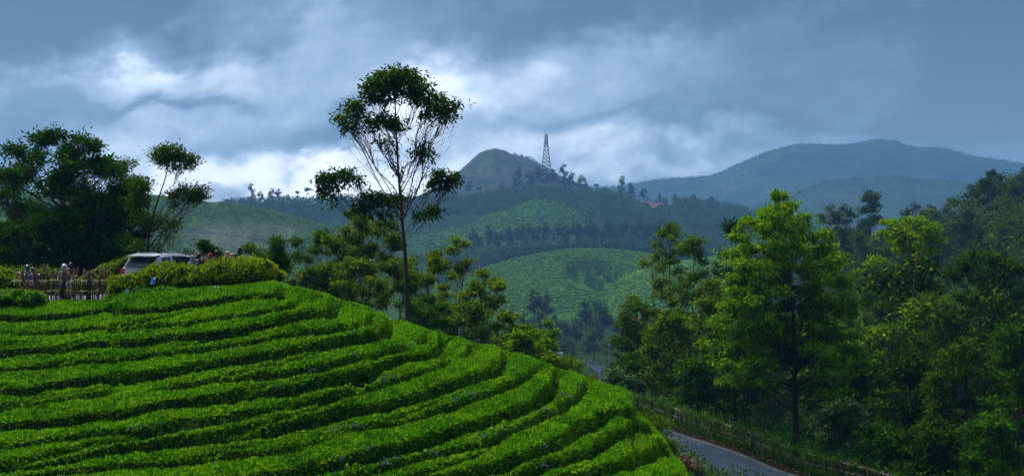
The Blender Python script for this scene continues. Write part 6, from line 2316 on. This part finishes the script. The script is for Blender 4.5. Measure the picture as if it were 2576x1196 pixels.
def skin_mesh(name, joints, edges, mat, subdiv=1):
    """continuous body grown over a skeleton of joints {name:(pos,radius)}; baked to a plain mesh"""
    keys = list(joints)
    me = bpy.data.meshes.new(name + '_skel')
    me.from_pydata([tuple(joints[k][0]) for k in keys], [(keys.index(a), keys.index(b)) for a, b in edges], [])
    tmp = bpy.data.objects.new(name + '_tmp', me)
    COL.objects.link(tmp)
    sk = tmp.modifiers.new('skin', 'SKIN')
    sk.use_smooth_shade = True
    sd = me.skin_vertices[0].data
    for i, k in enumerate(keys):
        r = joints[k][1]
        sd[i].radius = (r, r) if not hasattr(r, '__len__') else r
    sd[0].use_root = True
    if subdiv:
        ss = tmp.modifiers.new('sub', 'SUBSURF')
        ss.levels = subdiv
        ss.render_levels = subdiv
    dg = bpy.context.evaluated_depsgraph_get()
    ev = tmp.evaluated_get(dg)
    out = bpy.data.meshes.new_from_object(ev)
    out.name = name
    out.materials.clear()
    out.materials.append(mat)
    bpy.data.objects.remove(tmp)
    bpy.data.meshes.remove(me)
    return out


SKIN = plain('skin', (.09, .040, .022), .55)
HAIR = plain('hair', (.010, .008, .007), .5)


def person(loc, rz, label, shirt, legs, H=1.68, pose='stand', hair=True, scarf=None, helmet=None, bun=False, arms='down'):
    """x is where the person faces"""
    e = bpy.data.objects.new('person', None)
    COL.objects.link(e)
    e.location = loc
    e.rotation_euler = (0, 0, rz)
    e.scale = (H / 1.7,) * 3
    tag(e, label, 'person')
    if pose == 'ride':
        hip = (-.30, 0, .90)
        J = {'pelvis': (hip, (.15, .12)), 'chest': ((-.20, 0, 1.20), (.16, .12)), 'neckbase': ((-.14, 0, 1.40), (.13, .09)), 'neck': ((-.12, 0, 1.47), .055),
             'head': ((-.10, 0, 1.60), (.085, .095)), 'crown': ((-.11, 0, 1.68), (.07, .08))}
        for s, n in ((1, 'l'), (-1, 'r')):
            J['sh' + n] = ((-.15, s * .19, 1.38), .062)
            J['el' + n] = ((.02, s * .28, 1.16), .045)
            J['wr' + n] = ((.28, s * .30, 1.05), .032)
            J['ha' + n] = ((.36, s * .31, 1.04), .036)
            J['th' + n] = ((-.24, s * .12, .87), .095)
            J['kn' + n] = ((.14, s * .20, .78), .065)
            J['an' + n] = ((.02, s * .20, .36), .045)
            J['to' + n] = ((.20, s * .20, .32), .038)
    else:
        J = {'pelvis': ((0, 0, .92), (.15, .12)), 'chest': ((0, 0, 1.22), (.16, .12)), 'neckbase': ((0, 0, 1.42), (.12, .085)), 'neck': ((0, 0, 1.48), .055),
             'head': ((.015, 0, 1.59), (.085, .095)), 'crown': ((0, 0, 1.66), (.068, .078))}
        for s, n in ((1, 'l'), (-1, 'r')):
            J['sh' + n] = ((0, s * .18, 1.40), .060)
            if arms == 'up' and s == 1:
                J['el' + n] = ((.14, s * .24, 1.22), .045)
                J['wr' + n] = ((.24, s * .14, 1.42), .032)
                J['ha' + n] = ((.27, s * .12, 1.50), .036)
            else:
                J['el' + n] = ((.01, s * .25, 1.13), .045)
                J['wr' + n] = ((.07, s * .26, .90), .032)
                J['ha' + n] = ((.09, s * .26, .81), .034)
            J['th' + n] = ((0, s * .10, .86), .095)
            J['kn' + n] = ((.02, s * .11, .48), .062)
            J['an' + n] = ((0, s * .11, .09), .042)
            J['to' + n] = ((.15, s * .12, .04), .036)
    E = [('pelvis', 'chest'), ('chest', 'neckbase'), ('neckbase', 'neck'), ('neck', 'head'), ('head', 'crown')]
    for n in 'lr':
        E += [('neckbase', 'sh' + n), ('sh' + n, 'el' + n), ('el' + n, 'wr' + n), ('wr' + n, 'ha' + n), ('pelvis', 'th' + n), ('th' + n, 'kn' + n), ('kn' + n, 'an' + n), ('an' + n, 'to' + n)]
    body = skin_mesh('person_body', J, E, SKIN)
    b = obj('body', body, e)

    def grow(k, f):
        p, r = J[k]
        return (p, tuple(x * f for x in r) if hasattr(r, '__len__') else r * f)
    ks = ['pelvis', 'chest', 'neckbase', 'shl', 'shr', 'ell', 'elr']
    S = {k: grow(k, 1.20) for k in ks}
    S['nk'] = ((J['neck'][0][0], 0, J['neckbase'][0][2] + .02), .075)
    for n in 'lr':
        a, w_ = np.array(J['el' + n][0]), np.array(J['wr' + n][0])
        S['cf' + n] = (tuple(a * .2 + w_ * .8), .046)
    obj('shirt', skin_mesh('person_shirt', S, [('pelvis', 'chest'), ('chest', 'neckbase'), ('neckbase', 'nk'), ('neckbase', 'shl'), ('neckbase', 'shr'), ('shl', 'ell'), ('shr', 'elr'), ('ell', 'cfl'), ('elr', 'cfr')], shirt), e)
    S = {'pelvis': grow('pelvis', 1.14)}
    for n in 'lr':
        S['th' + n], S['kn' + n], S['an' + n] = grow('th' + n, 1.15), grow('kn' + n, 1.25), grow('an' + n, 1.5)
    obj('trousers', skin_mesh('person_trousers', S, [('pelvis', 'thl'), ('pelvis', 'thr'), ('thl', 'knl'), ('thr', 'knr'), ('knl', 'anl'), ('knr', 'anr')], legs), e)
    for n in 'lr':
        p = J['to' + n][0]
        obj('shoe', MB().ball((p[0] - .06, p[1], p[2] - .005), (.14, .055, .05), 8, 5).me('shoe', M['black'], smooth=True), e)
    hx, hy, hz_ = J['head'][0]
    # face: nose, eyes, ears, mouth
    mb = MB().ball((hx + .095, hy, hz_ + .0), (.022, .014, .026), 6, 4)
    mb.ball((hx - .0, hy + .088, hz_ + .01), (.018, .012, .030), 6, 4).ball((hx, hy - .088, hz_ + .01), (.018, .012, .030), 6, 4)
    obj('nose_and_ears', mb.me('face_parts', SKIN, smooth=True), b)
    mb = MB().ball((hx + .082, hy + .032, hz_ + .028), (.010, .013, .008), 6, 4).ball((hx + .082, hy - .032, hz_ + .028), (.010, .013, .008), 6, 4)
    obj('eyes', mb.me('eyes', M['black']), b)
    if helmet:
        mb = MB().ball((hx, hy, hz_ + .03), (.150, .132, .150), 16, 10)
        h_ = obj('helmet', mb.me('helmet', helmet, smooth=True), e)
        mb = MB().ball((hx + .045, hy, hz_ + .015), (.115, .112, .052), 14, 6)
        obj('visor', mb.me('visor', M['glass'], smooth=True), h_)
    elif scarf:
        mb = MB().ball((hx - .015, hy, hz_ + .035), (.112, .112, .125), 12, 8)
        mb.ball((hx - .035, hy, hz_ - .09), (.105, .13, .12), 12, 6)
        obj('headscarf', mb.me('headscarf', scarf, smooth=True), e)
    elif hair:
        mb = MB().ball((hx - .022, hy, hz_ + .045), (.108, .100, .105), 12, 8)
        if bun:
            mb.ball((hx - .02, hy, hz_ + .19), (.085, .085, .085), 10, 7)
            mb.ball((hx - .05, hy, hz_ + .12), (.07, .07, .06), 10, 6)
        obj('hair', mb.me('hair', HAIR, smooth=True), e)
    return e


def cloth(n, c, noise=.15, sc=8):
    return plain(n, c, .85, noise=noise, nscale=sc, spec=.15)


def plaid():
    m_, g = new_mat('plaid')
    tc = g.n('ShaderNodeTexCoord')
    ck = g.n('ShaderNodeTexChecker')
    g.l(tc.outputs['Object'], ck.inputs[0])
    ck.inputs['Scale'].default_value = 26
    ck.inputs['Color1'].default_value = (.26, .32, .40, 1)
    ck.inputs['Color2'].default_value = (.05, .09, .16, 1)
    b = g.n('ShaderNodeBsdfPrincipled')
    g.l(ck.outputs[0], b.inputs['Base Color'])
    b.inputs['Roughness'].default_value = .85
    g.l(b.outputs[0], g.n('ShaderNodeOutputMaterial').inputs[0])
    return m_


def people():
    navy, blue, red, dark = cloth('navy_cloth', (.012, .022, .06)), cloth('blue_cloth', (.01, .045, .28)), cloth('red_cloth', (.16, .008, .008)), cloth('dark_cloth', (.02, .03, .035))
    teal, orange, cream, pink = cloth('teal_cloth', (.02, .06, .08)), cloth('orange_cloth', (.20, .05, .02)), cloth('cream_cloth', (.36, .27, .14)), cloth('pink_cloth', (.40, .25, .22))
    pl = plaid()
    white_h = plain('white_helmet', (.40, .43, .46), .25, noise=.25, nscale=14, coat=.5)
    black_h = plain('black_helmet', (.02, .03, .06), .25, coat=.5)

    def at(sx, sy_top, d, H):
        """S (4096-frame) column and head-top row"""
        p = W(sx * .25, sy_top * .25, d)
        z = float(ground_z(p[0], d)) + .03
        return (float(p[0]), d, z), float(p[2]) - z

    # riders behind the fence
    l, h = at(133, 1067, 61.5, 1.6)
    motorcycle((l[0] - .1, l[1] + .1, l[2]), 1.9, 'motorcycle under the rider in the bright blue jacket')
    person(l, 1.9, 'rider in a bright blue jacket seen from behind, beyond the stick fence', blue, navy, 1.50, 'ride')
    l, h = at(117, 1069, 62.6, 1.6)
    motorcycle((l[0] - .25, l[1] + .15, l[2]), 1.75, 'dark motorcycle beyond the blue-jacketed rider', 'black')
    person((l[0] - .1, l[1] + .1, l[2]), 1.75, 'rider in a black helmet half hidden behind the blue jacket', navy, dark, 1.52, 'ride', helmet=black_h)
    l, h = at(258, 1057, 61.2, 1.6)
    motorcycle((l[0] + .15, l[1], l[2]), -1.2, 'motorcycle facing the stick fence under the white-helmeted rider', 'blue_scrap')
    person(l, -1.2, 'rider in a white full-face helmet and dark jacket facing the fence', teal, navy, 1.66, 'ride', helmet=white_h)
    l, h = at(283, 1060, 62.4, 1.6)
    person((l[0], l[1], l[2]), -1.0, 'person in a red shirt and dark cap next to the white helmet', red, dark, 1.66, 'stand')
    # the group past the hedge: column in the 4096 frame, head-top row
    S = lambda cx_: 400 + cx_ / 3.22
    R_ = lambda cy_: 940 + cy_ / 3.22
    grp = 'people gathered past the yellow hedge'
    data = [(1195, 262, 62.0, pl, dark, dict(scarf=pl), 'person in a pale blue plaid wrap by the car mirror', 2.0),
            (1240, 272, 64.0, dark, dark, dict(), 'short dark-haired person between the plaid wrap and the navy shirt', 1.0),
            (1276, 236, 62.2, navy, dark, dict(), 'dark-haired person in a navy shirt close to the car', 1.2),
            (1420, 236, 63.0, orange, dark, dict(scarf=orange), 'person with an orange-red headscarf, leftmost of the group over the long hedge', -1.6),
            (1440, 214, 65.0, dark, dark, dict(), 'dark-haired person standing behind the orange headscarf', 2.4),
            (1500, 200, 63.6, red, dark, dict(), 'dark-haired person in a red top mid group', 2.0),
            (1542, 196, 64.6, dark, dark, dict(), 'taller dark-haired person next to the red top', 1.4),
            (1640, 212, 63.2, cream, dark, dict(scarf=cream), 'person wearing a cream headscarf', 1.8),
            (1675, 212, 65.2, navy, dark, dict(), 'dark-haired person behind the cream headscarf', 2.6),
            (1700, 236, 63.0, pink, dark, dict(scarf=pink), 'person wearing a pale pink headscarf', 1.5),
            (1745, 238, 64.2, orange, dark, dict(), 'short dark-haired person in orange beside the tall one', 2.0),
            (1805, 165, 64.0, navy, dark, dict(bun=True), 'tallest person, hair piled in a high bun, in profile at the end of the group', 0.2)]
    for (cx_, cy_, d, sh, lg, kw, lab, rz) in data:
        l, h = at(S(cx_), R_(cy_), d, 1.6)
        H = h if not kw.get('bun') else h - .12
        person(l, rz, lab, sh, lg, min(max(H, 1.25), 1.98), 'stand', **kw)


people()


# ------------------------------------------------------------------ air
def haze():
    mb = MB()
    x0, x1, y0, y1, z0, z1 = -3000, 3400, -60, 5700, -215, 372
    V = [[x, y, z] for x in (x0, x1) for y in (y0, y1) for z in (z0, z1)]
    mb.add(V, [[0, 1, 3, 2], [4, 6, 7, 5], [0, 4, 5, 1], [2, 3, 7, 6], [0, 2, 6, 4], [1, 5, 7, 3]])
    m_, g = new_mat('haze')
    v = g.n('ShaderNodeVolumePrincipled')
    v.inputs['Color'].default_value = (0.18, 0.42, 0.84, 1)
    v.inputs['Density'].default_value = 0.00016
    v.inputs['Anisotropy'].default_value = 0.1
    g.l(v.outputs[0], g.n('ShaderNodeOutputMaterial').inputs['Volume'])
    o_ = obj('haze', mb.me('haze', m_))
    tag(o_, 'pale blue air haze over the whole valley', kind='stuff')


haze()


def smoke():
    rng = np.random.default_rng(4)
    c = WD(600, 592, 700)
    mb = MB().ball((0, 0, 0), (42, 16, 11), 16, 10)
    m_, g = new_mat('smoke')
    tc = g.n('ShaderNodeTexCoord')
    n = g.noise(tc.outputs['Object'], 0.06, 3.0, 0.6, 0.8)
    mp = g.n('ShaderNodeMapping')
    g.l(tc.outputs['Object'], mp.inputs[0])
    mp.inputs['Scale'].default_value = (1 / 42, 1 / 16, 1 / 11)
    ln = g.n('ShaderNodeVectorMath', operation='LENGTH')
    g.l(mp.outputs[0], ln.inputs[0])
    fall = g.m('SUBTRACT', 1.0, ln.outputs['Value'], clamp=True)
    den = g.m('MULTIPLY', g.m('MULTIPLY', g.m('SUBTRACT', n, 0.36, clamp=True), fall), 0.06)
    v = g.n('ShaderNodeVolumePrincipled')
    v.inputs['Color'].default_value = (0.80, 0.88, 0.96, 1)
    g.l(den, v.inputs['Density'])
    g.l(v.outputs[0], g.n('ShaderNodeOutputMaterial').inputs['Volume'])
    o_ = obj('smoke', mb.me('smoke', m_), None, c)
    tag(o_, 'thin drift of pale smoke before the tea hillside', kind='stuff')


smoke()
print('individual trees', TREE_N[0], 'tris', sum(len(m_.loops) - 2 * len(m_.polygons) for m_ in bpy.data.meshes))
